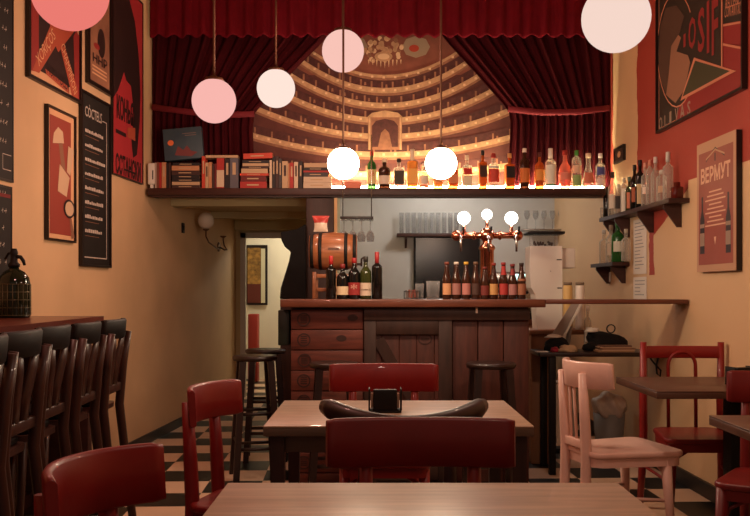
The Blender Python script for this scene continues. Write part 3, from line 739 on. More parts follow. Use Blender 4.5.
# small items between wine and beer
bk = thing('wire_basket', 'low wire basket of sachets on the bar between wine and beer', 'basket', (P(412,0,5.6).x, 5.6, pz))
w = MB()
for zz in (.006, .05):
    w.tube([(-.05,-.04,zz),(.05,-.04,zz),(.05,.04,zz),(-.05,.04,zz),(-.05,-.04,zz)], .002, m_black, 6)
for q in range(5):
    for s in (-.04, .04): w.tube([(-.05+.025*q,s,.002),(-.05+.025*q,s,.052)], .0014, m_black, 5)
w.build('wire_frame', bk)
for q, c in enumerate([(96,84,80),(130,66,50),(140,70,54),(120,60,50),(90,70,64)]):
    w = MB(); w.obox((-.034+.017*q, .0, .031+.004*(q % 2)), .012, .06, .05, cm(c, .6), rot=(0, .12*((q % 3)-1), 0)); w.build('sachet', bk)
def tumbler(loc, Rr, H, label, group=None, taper=.85, stem=False, name='glass', cat='glass', upside=False):
    w = MB(); th = .0022
    if stem:
        pr = [(Rr*.8,0),(Rr*.8,.003),(.006,.008),(.004,H*.3),(.004,H*.48),(Rr*.7,H*.6),(Rr,H*.78),(Rr*.85,H),(Rr*.85-th,H),(Rr-th,H*.78),(Rr*.7-th,H*.62),(.001,H*.53)]
    else:
        pr = [(Rr*taper,0),(Rr,H),(Rr-th,H),(Rr*taper-th,.008),(.001,.008)]
    if upside: pr = [(a, H-h) for a, h in pr]
    w.lathe(pr, m_glass, seg=18)
    o = w.build(name, fix=False)
    bm = bmesh.new(); bm.from_mesh(o.data); bmesh.ops.recalc_face_normals(bm, faces=bm.faces[:]); bm.to_mesh(o.data); bm.free()
    return tag(o, label, cat, group, loc)
tumbler((P(433,0,5.6).x, 5.6, pz), .045, .115, 'wide clear glass of straws on the bar left of the beer bottles')
tumbler((P(419.5,0,5.74).x, 5.74, pz), .03, .10, 'small clear glass behind the wire basket on the bar')

# ---------------------------------------------------------------- behind the bar
YW = 8.98
gsh = thing('glass_shelf', 'dark wooden shelf of tall glasses on the pale wall behind the bar', 'shelf', (0, YW-.16, ZZ(236.5, YW-.16)))
zg = gsh.location.z
w = MB(); w.rbox(P(397,0,YW-.16).x, P(470,0,YW-.16).x, 0, .155, 0, .034, m_shelf, .003); w.build('shelf_board', gsh)
for px in (406, 462):
    w = MB(); x = P(px,0,YW-.1).x; w.prism([(0,0),(-.13,0),(-.13,-.025),(-.02,-.11),(0,-.11)], -.011, .011, m_shelf, Matrix.Translation((x,.155,-.0005))@Matrix.Rotation(-PI/2,4,'Z')@Matrix.Scale(-1,4,(1,0,0))); w.build('bracket', gsh)
for i in range(11):
    px = 401.5+i*6.1
    tumbler((P(px,0,YW-.085).x, YW-.085-.0, zg+.0345), .024, .21, 'tall clear glass, %s from the left on the shelf behind the bar' % (ORD+['eleventh'])[i], 'tall glasses on the back shelf', taper=.9)
# dark panel
dp = thing('wall_screen', 'large dark panel on the wall behind the beer bottles', 'screen', (P(447,0,8.9).x, 8.92, ZZ(267,8.9)))
w = MB(); w.rbox(-.335,.335,0,.05,-.315,.315,m_black,.006); w.build('housing', dp)
w = MB(); w.box(-.315,.315,-.003,-.0005,-.295,.295,mat('dark_screen_glass', r(16,12,14), .18)); w.build('panel', dp)
# hanging stem-glass rack
hr = thing('hanging_glass_rack', 'dark rack with wine glasses hanging behind the barrel', 'rack', (P(357,0,6.7).x, 6.7, ZZ(219.5,6.7)))
w = MB(); w.rbox(-.125,.125,-.1,.1,0,.016,m_dark,.002); w.build('rack_board', hr)
w = MB()
for q in (-.11,.11): w.tube([(q,.06,.016),(q,.06,2.4-hr.location.z)], .004, m_chrome, 6)
w.build('hanger', hr)
w = MB()
for i in range(4):
    for q in (-.017,.017): w.tube([(-.1+.067*i+q,-.095,-.0075),(-.1+.067*i+q,.095,-.0075)], .0022, m_chrome, 6)
w.build('runners', hr)
for i in range(4):
    for j in range(2):
        x = hr.location.x-.1+.067*i; y = 6.7-.05+.1*j
        tumbler((x, y, hr.location.z-.0015-.165), .032, .165, 'stemmed glass hanging upside down in the rack, %s from left of the %s row' % (ORD[i], ('front','back')[j]), 'hanging stemmed glasses', stem=True, upside=True)
# equipment behind the taps
em = thing('espresso_machine', 'steel coffee machine standing behind the beer tap', 'coffee machine', (P(512,0,7.9).x, 7.9, 0.95))
cbk = thing('back_counter', 'tan counter along the wall behind the bar', 'counter', (0, 7.75, 0))
w = MB(); w.rbox(.3, P(552,0,7.75).x, 0, 1.0, .9, .948, m_worktop, .004); w.build('top', cbk)
m_tanp = mat('tan_panel', r(150,104,74), .6, var=.15, scale=3, stretch=(5,5,1))
w = MB(); w.box(.32, P(550,0,7.75).x, .03, .98, .12, .9, m_tanp); w.build('cabinet', cbk)
for x in (.36, P(535,0,7.8).x, P(549,0,7.8).x):
    w = MB(); w.box(x-.02, x+.02, .05, .09, 0, .12, m_chrome); w.build('leg', cbk)
w = MB(); w.rbox(-.2,.22,0,.4,.05,.42,m_chrome,.012); w.rbox(-.2,.22,-.12,0,.30,.42,m_chrome,.012); w.build('body', em)
w = MB(); w.rbox(-.2,.22,-.14,0,.0,.06,m_black,.006); w.build('drip_tray', em)
for q in (-.1,.1):
    w = MB(); w.lathe([(.035,.24),(.035,.299)], m_chrome, (q,-.06,0), 16); w.tube([(q,-.08,.25),(q,-.2,.235)], [.008,.012], m_black, 8); w.build('group_head', em)
w = MB(); w.box(.0,.17,-.122,-.1205,.31,.40,emit('machine_display', (.55,.9,.8), 2.2)); w.build('display', em)
# glasses on a wire shelf at the right of the back wall
gw = MB(); gw.rbox(P(522,0,8.75).x, P(575,0,8.75).x, 8.7, 8.97, ZZ(229.5,8.8)-.012, ZZ(229.5,8.8), m_chrome, .003)
tag(gw.build('steel_shelf'), 'thin steel shelf with stemmed glasses high on the wall behind the white machine', 'shelf')
for i in range(6):
    px = 527+i*8.5
    tumbler((P(px,0,8.82).x, 8.82, ZZ(229.5,8.8)+.0005), .03, .19, 'stemmed glass on the steel shelf behind the white machine, %s from the left' % ORD[i], 'stemmed glasses on the steel shelf', stem=True)
# white machine on the bar end
YWM = 6.2; kw = YWM/F
wm = thing('bar_machine', 'tall white machine with a clear black lidded hopper behind the bar end', 'machine', (P(546,0,YWM).x, YWM, .93))
zz0 = .0; H1 = ZZ(246,YWM)-.93
w = MB()
w.prism([(-.06,0),(.115,0),(.115,H1),(-.112,H1),(-.112,H1*.62),(-.105,H1*.5),(-.075,H1*.42)], 0, .2, m_plas_white); w.build('housing', wm)
w = MB(); w.rbox(-.09,.09,.03,.17,H1+.001,H1+.085,m_glass,.006)
w.build('hopper', wm)
w = MB(); w.rbox(-.125,.135,.0,.2,H1+.086,H1+.104,m_black,.005); w.build('lid', wm)
w = MB()
for q in range(26): w.sphere((-.07+.14*random.random(), .05+.1*random.random(), H1+.012+.02*random.random()), .009, cm((60,36,24)), 8)
w.build('beans', wm)['kind'] = 'stuff'
w = MB(); w.rbox(.1155,.22,.05,.2,H1-.155,H1-.012,m_plas_white,.01); w.build('side_box', wm)
w = MB(); w.box(.075,.112,-.0015,-.0002,H1-.1,H1-.093,m_ink); w.box(.08,.112,-.0015,-.0002,H1-.3,H1-.292,m_ink); w.box(.03,.035,-.0015,-.0002,H1-.18,H1-.175,m_ink); w.build('printed_marks', wm)
# low unit carrying the machine
lu = MB(); lu.rbox(P(531,0,6.1).x, P(556,0,6.1).x, 6.10, 6.5, .0, .898, m_tanp, .006); lu.rbox(P(530,0,6.1).x, P(587,0,6.1).x, 6.09, 6.5, .898, .929, m_tanp, .004)
tag(lu.build('side_cabinet'), 'narrow tan cabinet behind the bar end under the white machine', 'cabinet')
for px, c, nm in ((568, (214,176,110), 'yellowish'), (580, (226,214,200), 'white')):
    w = thing('jar', 'small %s jar beside the white machine behind the bar' % nm, 'jar', (P(px,0,6.13).x, 6.135, .93))
    q = MB(); q.lathe([(.03,0),(.032,.004),(.032,.29),(.028,.31)], cm(c), seg=18); q.build('jar_body', w)
    q = MB(); q.lathe([(.03,.311),(.03,.33)], cm((120,100,80)), seg=18); q.build('lid', w)

# ---------------------------------------------------------------- side table at the right with its clutter
YS0, YS1 = 5.72, 6.08; ZSD = .80
st = thing('side_table', 'small dark table under the ledge at the right wall, heaped with things', 'side table', (0, 0, 0))
xs0, xs1 = P(537,0,5.8).x, XR(5.9)-.03
w = MB(); w.rbox(xs0, xs1, YS0, YS1, ZSD-.028, ZSD, m_dark, .004); w.build('tabletop', st)
for x, y in ((xs0+.09, YS0+.03), (xs0+.09, YS1-.04), (xs1-.04, YS1-.04)):
    w = MB(); w.rbox(x-.022, x+.022, y-.018, y+.018, 0, ZSD-.029, m_black, .003); w.build('leg', st)
w = MB()
xb = xs1-.03; w.tube([(xb,YS0+.03,ZSD-.03),(xb-.015,YS0+.03,ZSD-.09),(xb-.01,YS0+.03,ZSD-.14),(xb+.01,YS0+.03,ZSD-.16),(xb+.015,YS0+.03,ZSD-.12),(xb-.03,YS0+.03,ZSD-.07),(xb-.06,YS0+.03,ZSD-.03)], .006, m_black, 8); w.build('scroll_bracket', st)
zs = ZSD+.0006
def lump(name, label, cat, c, sx, sy, sz, m, seed=0, amp=.25, sub=3):
    rnd = random.Random(seed); bm = bmesh.new(); bmesh.ops.create_icosphere(bm, subdivisions=sub, radius=1)
    ph = [(rnd.uniform(2,6), rnd.uniform(2,6), rnd.uniform(2,6), rnd.random()*6) for _ in range(4)]
    for v in bm.verts:
        k = 1+amp*sum(math.sin(a*v.co.x+b_*v.co.y+c_*v.co.z+d)/4 for a, b_, c_, d in ph)
        z = max(v.co.z, -.35)
        v.co = Vector((v.co.x*k*sx, v.co.y*k*sy, (z+.35)*k*sz/1.35))
    w = MB(); w.merge(bm, m, True); return tag(w.build(name), label, cat, loc=c)
lump('black_bag', 'black cloth bag heaped on the side table under the ledge', 'bag', (P(605,0,5.93).x, 5.93, zs), .14, .055, .125, m_blackcloth, 4, .3)
lump('black_scarf', 'black folded cloth at the left of the heap on the side table', 'cloth', (P(557,0,5.86).x, 5.87, zs), .085, .04, .09, m_blackcloth, 9, .3)
lump('crumpled_paper', 'crumpled cream paper on the side table before the black bag', 'paper', (P(568,0,5.78).x, 5.775, zs), .055, .03, .045, mat('cream_paper', r(206,178,140), .8), 2, .5)
lump('red_cloth', 'small red and white cloth on the side table left of the cream paper', 'cloth', (P(554.5,0,5.77).x, 5.77, zs), .026, .022, .03, mat('crimson_cloth', r(160,40,60), .8), 5, .4)
pp = thing('magazine_pile', 'pile of pale magazines at the right end of the side table', 'magazines', (P(615,0,5.8).x, 5.795, zs), .06)
for i in range(5):
    w = MB(); w.obox((.01*((i*7) % 3-1), .003*i, .004+.0085*i), .24-.012*i, .115, .0078, cm([(176,140,104),(206,180,150),(150,110,84),(196,168,140),(120,92,74)][i], .6), rot=(0,0,.05*((i*5) % 3-1))); w.build('magazine', pp)
w = MB(); w.obox((0,0,.003), .075, .05, .006, m_paper, rot=(0,0,.1)); tag(w.build('note_pad'), 'small white note pad at the left end of the side table', 'note pad', loc=(P(541,0,5.78).x, 5.76, zs))
# payment terminal, tilted screen on a stand behind the ledge
pt = thing('till_screen', 'pale tilted till screen on a stand behind the right ledge', 'screen', (P(567,0,6.0).x, 6.0, zs), 0)
w = MB(); w.obox((.03,.0,.215), .012, .13, .27, m_grey, rot=(0,.5,0)); w.build('screen_back', pt)
w = MB(); w.prism([(-.05,.085),(-.035,.085),(.095,.335),(.08,.335)], -.085, -.068, m_plas_white); w.prism([(-.12,.10),(-.04,.10),(.085,.335),(.03,.335)], -.062, -.056, mat('screen_face', r(160,146,136), .3)); w.build('screen_frame', pt)
w = MB(); w.tube([(.0,0,.0),(.02,0,.16)], .016, m_grey, 10); w.lathe([(.07,0),(.07,.008),(.02,.014)], m_grey, seg=20); w.build('stand', pt)
bottle((P(588,0,6.03).x, 6.04, zs), .30, .026, 'spirit', m_bg['clear'], (226,214,200), (206,190,176), 'small white plastic bottle standing at the back of the side table heap', 'side table clutter')
cc = MB()
pts = []
for i in range(40):
    a = 2*PI*i/13; pts.append((.028*math.cos(a), -.004+.0018*i*.2, .03+.028*math.sin(a)))
cc.tube(pts, .0035, m_black, 6); tag(cc.build('cable_coil'), 'loop of black cable behind the heap on the side table', 'cable', loc=(P(611,0,5.93).x, 5.93, zs+.115))
lump('receipts', 'crumpled white receipts lying on the black folded cloth', 'paper', (P(553,0,5.87).x, 5.87, zs+.088), .05, .028, .02, m_paper, 12, .5)
lump('napkin', 'crumpled white napkin lying on top of the black bag beside the cable', 'napkin', (P(592,0,5.93).x, 5.93, zs+.122), .045, .03, .028, m_paper, 15, .5)
# white bin and bag beneath
m_bin = mat('white_bin_plastic', r(206,196,182), .45); m_bagp = mat('crumpled_white_plastic', r(196,176,160), .4, var=.25, scale=9, bump=.5)
bn = thing('bin', 'tall white plastic bin standing under the left of the side table', 'bin', (P(567,0,6.85).x, 6.85, 0))
w = MB(); w.lathe([(.075,0),(.08,.01),(.088,.46),(.09,.48)], m_bin, seg=24); w.build('bin_body', bn)
w = MB(); w.lathe([(.094,.481),(.094,.50),(.02,.52)], m_bin, seg=24); w.build('lid', bn)
bg = thing('rubbish_bag', 'bucket lined with a crumpled white plastic bag under the side table', 'bag', (P(609,0,6.5).x, 6.5, 0))
w = MB(); w.lathe([(.09,0),(.095,.01),(.115,.30)], m_grey, seg=24); w.build('bucket', bg)
bm = bmesh.new(); bmesh.ops.create_icosphere(bm, subdivisions=4, radius=1)
for v in bm.verts:
    k = 1+.10*math.sin(7*v.co.x+3*v.co.z)+.08*math.sin(9*v.co.y-4*v.co.z+1)
    v.co = Vector((v.co.x*.12*k, v.co.y*.12*k, .34+.11*v.co.z*k))
w = MB(); w.merge(bm, m_bagp, True); w.build('liner', bg)
mt = MB(); mt.rbox(1.27, 1.47, 6.52, 6.66, 0, .03, m_black, .004)
tag(mt.build('floor_tray'), 'flat black tray on the floor before the white bin', 'tray')

# ---------------------------------------------------------------- right wall shelves
def bracket_part(par, Y, depth, h, z):
    w = MB(); x = XR(Y)-.003
    w.prism([(0,0),(-depth,0),(-depth,-.02),(-.025,-h),(0,-h)], -.011, .011, m_shelf, Matrix.Translation((x, Y, z))); 
    w.build('bracket', par)
    return w
def rshelf(name, label, Y0, Y1, zt, dp_, nbr, bhh):
    t = thing(name, label, 'shelf', (0,0,0)); w = MB()
    w.slab([(XR(Y0)-dp_, Y0), (XR(Y0)-.002, Y0), (XR(Y1)-.002, Y1), (XR(Y1)-dp_, Y1)], zt-.028, zt, m_shelf); w.build('shelf_board', t)
    for yb_ in nbr: bracket_part(t, yb_, dp_*.85, bhh, zt-.0285)
    return t
ZR1, ZR2 = 1.769, 1.417
rshelf('bottle_shelf', 'upper dark wooden shelf of bottles on the right wall', 5.38, 6.9, ZR1, .13, (5.52, 6.03, 6.55, 6.84), .14)
rshelf('bottle_shelf', 'lower short dark shelf of bottles on the right wall', 6.55, 7.15, ZR2, .13, (6.65, 7.05), .13)
def rb(px, ytop, wpx, shape, gl, cap, lab, label, z=ZR1, grp='bottles on the right wall shelf', off=.065, **kw):
    Y = YR(px, off); H = (ZZ(ytop, Y)-z)
    return bottle((XR(Y)-off, Y, z+.0005), H, wpx*Y/F*.58, shape, m_bg[gl], cap, lab, label, grp, **kw)
rb(607, 186, 6.5, 'spirit', 'dark', None, None, 'short dark bottle near the far end of the right wall shelf')
rb(612.5, 172, 8, 'wine', 'clear', (60,40,36), (226,214,196), 'tall clear bottle with dark cap, far end of the right wall shelf')
rb(618.5, 184, 8, 'spirit', 'clear', (206,196,180), (56,48,44), 'clear bottle with a dark spotted label on the right wall shelf', lab_z=(.2,.6))
rb(624, 178, 6.5, 'tall', 'clear', (200,190,170), (230,222,206), 'slim white bottle on the right wall shelf', lab_z=(.04,.7))
rb(629.5, 177, 7, 'spirit', 'olive', (90,110,90), (206,120,90), 'olive bottle with pink orange label on the right wall shelf', lab_z=(.1,.55))
rb(634.5, 165, 7.5, 'wine', 'dark', (26,22,20), (170,90,60), 'tall black bottle with orange brown label on the right wall shelf')
rb(640, 160, 8, 'bord', 'dark', (24,20,20), (196,170,130), 'tall black bottle with cream label on the right wall shelf', lab_z=(.1,.5))
rb(645, 163, 6.5, 'bord', 'clear', (214,160,140), (226,206,190), 'slim clear bottle with pink cap on the right wall shelf', lab_z=(.3,.45))
rb(650, 160, 7, 'tall', 'clear', (206,130,110), None, 'clear unlabelled bottle with salmon cap on the right wall shelf')
rb(655.5, 157, 8, 'spirit', 'clear', (206,196,190), None, 'clear unlabelled bottle with silver cap on the right wall shelf')
rb(661.5, 170, 9, 'tall', 'clear', (200,190,180), (196,160,130), 'clear bottle with tan label near the near end of the right wall shelf', lab_z=(.3,.5))
rb(668, 152, 9, 'bord', 'clear', (196,190,180), None, 'tall clear bottle with foil top, nearest tall one on the right wall shelf', capl=.2)
rb(677, 182, 8.5, 'square', 'darkred', None, None, 'short dark red jar at the near end of the right wall shelf', name='jar', cat='jar', neck=.02)
Y = YR(599.5, .075); tumbler((XR(Y)-.075, Y-.12, ZR1+.0005), .026, .09, 'small glass at the far end of the upper right wall shelf')
G2 = 'bottles on the lower right wall shelf'
rb(604, 230, 8, 'spirit', 'clear', (190,180,170), None, 'clear bottle at the far end of the lower right shelf', ZR2, G2)
rb(611, 225, 9, 'wine', 'clear', (150,130,110), (206,190,170), 'tall clear bottle with pale label behind the green one, lower right shelf', ZR2, G2, lab_z=(.2,.5))
rb(617.8, 221, 11, 'spirit', 'green', (70,120,60), (206,206,190), 'green bottle with white label on the lower right wall shelf', ZR2, G2, lab_z=(.25,.5))
rb(626, 229, 8, 'spirit', 'clear', (170,160,140), None, 'clear bottle at the near end of the lower right shelf', ZR2, G2)

# ---------------------------------------------------------------- wall pictures
TL = math.atan2(1, .0705); TR = math.atan2(-1, .025)
def wallframe(name, label, cat, side, px0, px1, z0, z1, fm, fw=.02, ft=.025, group=None):
    """px0/px1 as seen; returns the thing, width, height; local x right, z up, -y to the room"""
    if side == 'L':
        px0 -= 2.2; px1 -= 2.0
        Y0, Y1 = YL(px0), YL(px1); p0 = Vector((XL(Y0), Y0)); p1 = Vector((XL(Y1), Y1)); ang = TL; nrm = Vector((1,-.0705)).normalized()
    else:
        Y0, Y1 = YR(px0), YR(px1); p0 = Vector((XR(Y0), Y0)); p1 = Vector((XR(Y1), Y1)); ang = TR; nrm = Vector((-1,-.025)).normalized()
    W = (p1-p0).length; H = z1-z0; o = p0+nrm*.002
    t = thing(name, label, cat, (o.x, o.y, z0), ang, group)
    w = MB()
    if fw:
        w.box(0,fw,-ft,0,0,H,fm); w.box(W-fw,W,-ft,0,0,H,fm); w.box(fw,W-fw,-ft,0,0,fw,fm); w.box(fw,W-fw,-ft,0,H-fw,H,fm); w.build('frame', t)
    return t, W, H
def wuv(side, px0, z0):
    if side == 'L':
        Y0 = YL(px0-2.2); return lambda px, py: ((YL(px-2)-Y0)*math.hypot(1, .0705), ZZ(py, YL(px-2))-z0)
    Y0 = YR(px0); return lambda px, py: ((Y0-YR(px+2.5))*math.hypot(1, .025), ZZ(py, YR(px+2.5))-z0)
def ltext(w, q, s_, pa, pb, h, m, y, bold=0.0):
    a = Vector(q(*pa)); b_ = Vector(q(*pb)); d = b_-a
    w.text(s_, a.x, a.y, h, m, y, w=d.length, rot=math.atan2(d.y, d.x), bold=bold)
m_frame = mat('black_frame', r(30,20,18), .4)
def panel(w, W, H, fw, m, y=-.012): w.box(fw, W-fw, y, -.0005, fw, H-fw, m)

# 1 poster with a letter X
p_red = mat('poster_red', r(148,46,44), .55); p_cream = mat('poster_cream', r(222,170,128), .6); p_blk = mat('poster_black', r(44,22,22), .6); p_rust = mat('poster_rust', r(176,80,56), .6)
t, W, H = wallframe('framed_poster', 'framed poster with a large rust X of lettered beams on the left wall', 'poster', 'L', 27, 80, 2.39, 3.62, m_frame)
w = MB(); panel(w, W, H, .02, p_cream); y = -.0135; q = wuv('L', 27, 2.39)
def cp(o, s_, f): return (o[0]+f[0]/s_, o[1]+f[1]/s_)
def pc(pts, m, k): w.poly([q(*cp((25,20), 5.733, f)) for f in pts], m, y-.0008*k)
w.poly([(.05,.07),(W-.05,.07),(W-.05,H-.05),(.05,H-.05)], p_blk, y)
pc([(32,290),(75,300),(75,-115),(32,-115)], p_red, 1); pc([(285,450),(309,462),(309,95),(291,60),(275,95)], p_red, 1)
pc([(37,287),(76,305),(172,150),(186,186),(282,62),(300,-60),(250,-110),(105,-110),(140,35)], p_rust, 2)
pc([(200,165),(222,148),(298,395),(300,455),(268,440)], p_rust, 2)
pc([(112,280),(248,385),(250,425),(118,312)], p_rust, 2)
ltext(w, q, 'XORIÇOS', cp((25,20),5.733,(80,283)), cp((25,20),5.733,(176,118)), .085, p_cream, y-.0028)
ltext(w, q, 'CHAMPIÑON', cp((25,20),5.733,(200,150)), cp((25,20),5.733,(277,432)), .075, p_cream, y-.0028)
ltext(w, q, 'MORTADELA', cp((25,20),5.733,(120,304)), cp((25,20),5.733,(248,412)), .07, p_blk, y-.0028)
w.build('print', t, fix=False)
# 2 small framed brown poster
t, W, H = wallframe('framed_poster', 'small framed brown poster with dark Cyrillic letters on the left wall', 'poster', 'L', 87, 111, 2.555, 3.25, m_frame, .028)
w = MB(); bb = mat('poster_sepia', r(170,120,92), .6, var=.2, scale=4, col2=r(128,84,66)); panel(w, W, H, .028, bb); y = -.0135
w.ell(W*.58, H*.46, W*.16, H*.14, p_blk, y); w.ell(W*.38, H*.40, W*.12, H*.03, p_red, y-.0008); w.ell(W*.5, H*.80, W*.14, H*.10, p_blk, y)
w.text('HHР', W*.22, H*.235, H*.09, p_blk, y-.0015, w=W*.6, bold=.02)
for q in range(3): w.box(W*.2, W*.8, y-.001, y, H*(.19-.035*q), H*(.205-.035*q), p_cream)
w.build('print', t, fix=False)
# 3 slim framed red poster
t, W, H = wallframe('framed_poster', 'slim framed red poster with a pale figure shape above the high table', 'poster', 'L', 46, 74.5, 1.50, 2.29, m_frame, .011)
w = MB(); panel(w, W, H, .014, p_cream); y = -.0135
w.poly([(.045,.04),(W-.06,.04),(W-.06,H-.05),(.045,H-.05)], mat('poster_brick', r(150,62,50), .6), y)
pg = mat('poster_pale_grey', r(206,172,140), .6); pd = mat('poster_taupe', r(140,96,74), .6)
q = wuv('L', 46, 1.50)
def pp_(pts, m, k): w.poly([q(*f) for f in pts], m, y-.0008*k)
pp_([(52,143),(63.4,143.5),(62.3,132),(57.5,127),(53.2,133)], pg, 1); pp_([(58,143),(62,143),(66,182),(62.5,182)], pd, 1)
pp_([(57,191),(66,197),(69,178),(59,164)], pg, 2); pp_([(66,172),(69.5,176),(73,151),(67.5,146)], pg, 3)
a_, b_ = q(68.5, 209); rx_ = q(74,209)[0]-a_
w.ell(a_, b_, rx_, .058, p_blk, y-.0032); w.ell(a_, b_, rx_*.76, .045, pg, y-.0040)
pp_([(69,219),(71,218.5),(74,238),(71,239)], pd, 2)
w.build('print', t, fix=False)
# 4 cocktail board
t, W, H = wallframe('cocktail_board', 'tall narrow black cocktail board with white lettered lines on the left wall', 'menu board', 'L', 80.5, 110, 1.36, 2.49, m_frame, .016)
w = MB(); panel(w, W, H, .016, m_chalkb); y = -.0135
w.text('CÒCTELS', W*.14, H*.86, H*.075, m_chalk, y, w=W*.56, bold=.01)
w.box(W*.72, W*.86, y-.0008, y, H*.875, H*.88, m_chalk); w.box(W*.86, W*.875, y-.0008, y, H*.05, H*.88, m_chalk); w.box(W*.12, W*.875, y-.0008, y, H*.05, H*.056, m_chalk)
random.seed(21)
for q in range(8):
    zq = H*(.77-.082*q); x = W*.14
    while x < W*(.68+.1*random.random()):
        l = W*(.03+.035*random.random()); hh = H*.018*(.7+.5*random.random()); w.box(x, x+l, y-.0008, y, zq, zq+hh, m_chalk); x += l+W*.014
    w.box(W*.14, W*.6, y-.0008, y, zq-H*.022, zq-H*.019, pd)
w.build('lettering', t, fix=False)
# 5 tall red poster
t, W, H = wallframe('tall_poster', 'tall red and black poster with Cyrillic words beside the curtains', 'poster', 'L', 112.5, 143, 2.02, 3.42, m_frame, .01, .018)
w = MB(); rr_ = mat('poster_scarlet', r(176,50,56), .55); panel(w, W, H, .01, rr_); y = -.0135
q = wuv('L', 112.5, 2.02)
w.poly([q(*f) for f in [(113,-40),(126,-40),(129.5,0),(135,22),(138.7,55),(140.5,92),(139.8,121),(137,155),(133,158),(131.5,140),(134,115),(132,95),(131,86),(126.5,81),(124,72),(118,90),(113,98)]][::-1], p_blk, y)
w.text('КОНЬЯК', *q(116.5,118), H*.125, p_blk, y-.0016, w=W*.66, bold=.03)
w.text('ССТАНСКИ', *q(115.5,173), H*.105, p_blk, y-.0016, w=W*.82, bold=.03)
w.box(W*.1, W*.42, y-.001, y, H*.215, H*.235, p_blk); w.poly([(W*.46,H*.22),(W*.72,H*.22),(W*.72,H*.29),(W*.46,H*.27)], p_rust, y-.0018)
w.box(W*.35, W*.75, y-.001, y, H*.04, H*.05, p_blk)
w.build('print', t, fix=False)
# 6,7 chalkboards at the left frame edge
def scrawl(w, W, H, y, rows, x0=.08, x1=.9, seed=1):
    rnd = random.Random(seed)
    for q in range(rows):
        zq = H*(.92-.86*q/rows); x = W*x0
        while x < W*x1:
            l = .012+.02*rnd.random(); w.line(x, zq+.006*rnd.random(), x+l, zq+.018*rnd.random(), .004, m_chalk, y); w.line(x+l*.6, zq-.006, x+l*.7, zq+.02, .003, m_chalk, y-.0006); x += l+.01+(.03 if rnd.random() < .2 else 0)
t, W, H = wallframe('chalkboard', 'upper black chalkboard with handwritten menu at the left edge of the photo', 'chalkboard', 'L', -70, 13, 1.78, 3.5, m_frame, .012, .014)
w = MB(); panel(w, W, H, .012, m_chalkb); scrawl(w, W, H, -.0135, 15, seed=4); w.line(W-.12,.06,W-.03,.06,.004,m_chalk,-.0136); w.line(W-.12,.14,W-.03,.14,.004,m_chalk,-.0136); w.line(W-.12,.06,W-.12,.14,.004,m_chalk,-.0136); w.build('board', t, fix=False)
t, W, H = wallframe('chalkboard', 'lower black chalkboard behind the green siphon bottle', 'chalkboard', 'L', -70, 11.5, 1.13, 1.755, m_frame, .012, .014)
w = MB(); panel(w, W, H, .012, m_chalkb); scrawl(w, W, H, -.0135, 6, seed=6); w.box(.02, W-.02, -.0145, -.0135, H*.9, H*.93, cm((120,40,40), .8)); w.build('board', t, fix=False)
# 8 big constructivist-looking poster on the right: plain geometric stand-in with its words
t, W, H = wallframe('framed_poster', 'big framed black and red poster with a circle and wedge on the right wall', 'poster', 'R', 660, 748, 2.255, 3.55, m_frame, .016, .03)
pbk = mat('poster_olive_black', r(46,34,26), .6); pln = mat('poster_pink_line', r(206,130,100), .6); prd = mat('poster_maroon', r(142,40,38), .6); pgn = mat('poster_dark_green', r(66,62,40), .6); psk = mat('poster_sepia_tone', r(150,104,80), .6); pgy = mat('poster_grey_letters', r(150,126,110), .6)
w = MB(); panel(w, W, H, .016, pln); y = -.0135
w.box(.03, W-.03, y-.0006, y, .03, H-.03, pbk); q = wuv('R', 660, 2.255)
c5 = lambda f: q(650+f[0]/3.69, f[1]/3.69)
def p5(pts, m, k): w.poly([c5(f) for f in pts], m, y-.0008*k)
p5([(90,455),(345,333),(345,165),(270,160),(270,245),(160,210),(115,375)], prd, 1)
p5([(270,165),(345,175),(345,-60),(270,-60)], prd, 1)
def el5(cx, cy, rx, ry, m, k): p5([(cx+rx*math.cos(-2*PI*i/28), cy+ry*math.sin(-2*PI*i/28)) for i in range(28)][::-1], m, k)
el5(98,185,72,212,pln,2); el5(98,185,69,207,pbk,3)
p5([(60,350),(95,380),(130,330),(150,230),(125,150),(90,110),(60,180)], psk, 4)
um = mat('poster_umber', r(84,58,46), .6)
p5([(32,200),(42,300),(62,345),(72,260),(80,170),(112,120),(128,60),(100,20),(60,30),(40,100)], um, 5)
p5([(100,190),(270,245),(270,-110),(170,-110),(150,60),(120,130)], pbk, 6)
p5([(115,372),(322,262),(165,213)], pln, 6); p5([(123,357),(300,262),(170,224)], pgn, 7)
def let(ch, x0, x1, y0, y1, m, k):
    a, b_ = q(x0, y1), q(x1, y1); h = q((x0+x1)/2, y0)[1]-q((x0+x1)/2, y1)[1]
    w.text(ch, a[0], q((x0+x1)/2, y1)[1], h, m, y-.0008*k, w=b_[0]-a[0], bold=.02)
for ch, x0, x1, y0, y1 in (('I',684.5,686.6,34,47),('O',689.5,697,17,49),('S',699,705.8,8,52),('I',708,710.6,1,53),('F',713,719.5,-2,54)): let(ch, x0, x1, y0, y1, prd, 8)
for ch, x0, x1, y0, y1 in (('O',659,662.3,117,130),('L',664.5,667.3,115,126.5),('I',669.5,671.5,111.5,124),('V',675,678.5,108,121.5),('A',680,685,104,119),('S',687.5,690.8,101,115)): let(ch, x0, x1, y0, y1, pgy, 2)
p5([(273,98),(350,84),(350,76),(273,90)], pln, 4); p5([(272,168),(350,184),(350,175),(272,159)], pln, 4)
p5([(274,88),(348,75),(348,-60),(274,-60)], pbk, 5)
ltext(w, q, 'RELLENES', (726.5,9), (743,3), .05, pln, y-.0052); ltext(w, q, 'CON ANTXOA', (725.5,18), (744.5,13), .06, pln, y-.0052)
p5([(267,246),(272,247),(272,-60),(267,-60)], pln, 7); ltext(w, q, '2', (741,86), (743,85), .04, pbk, y-.002)
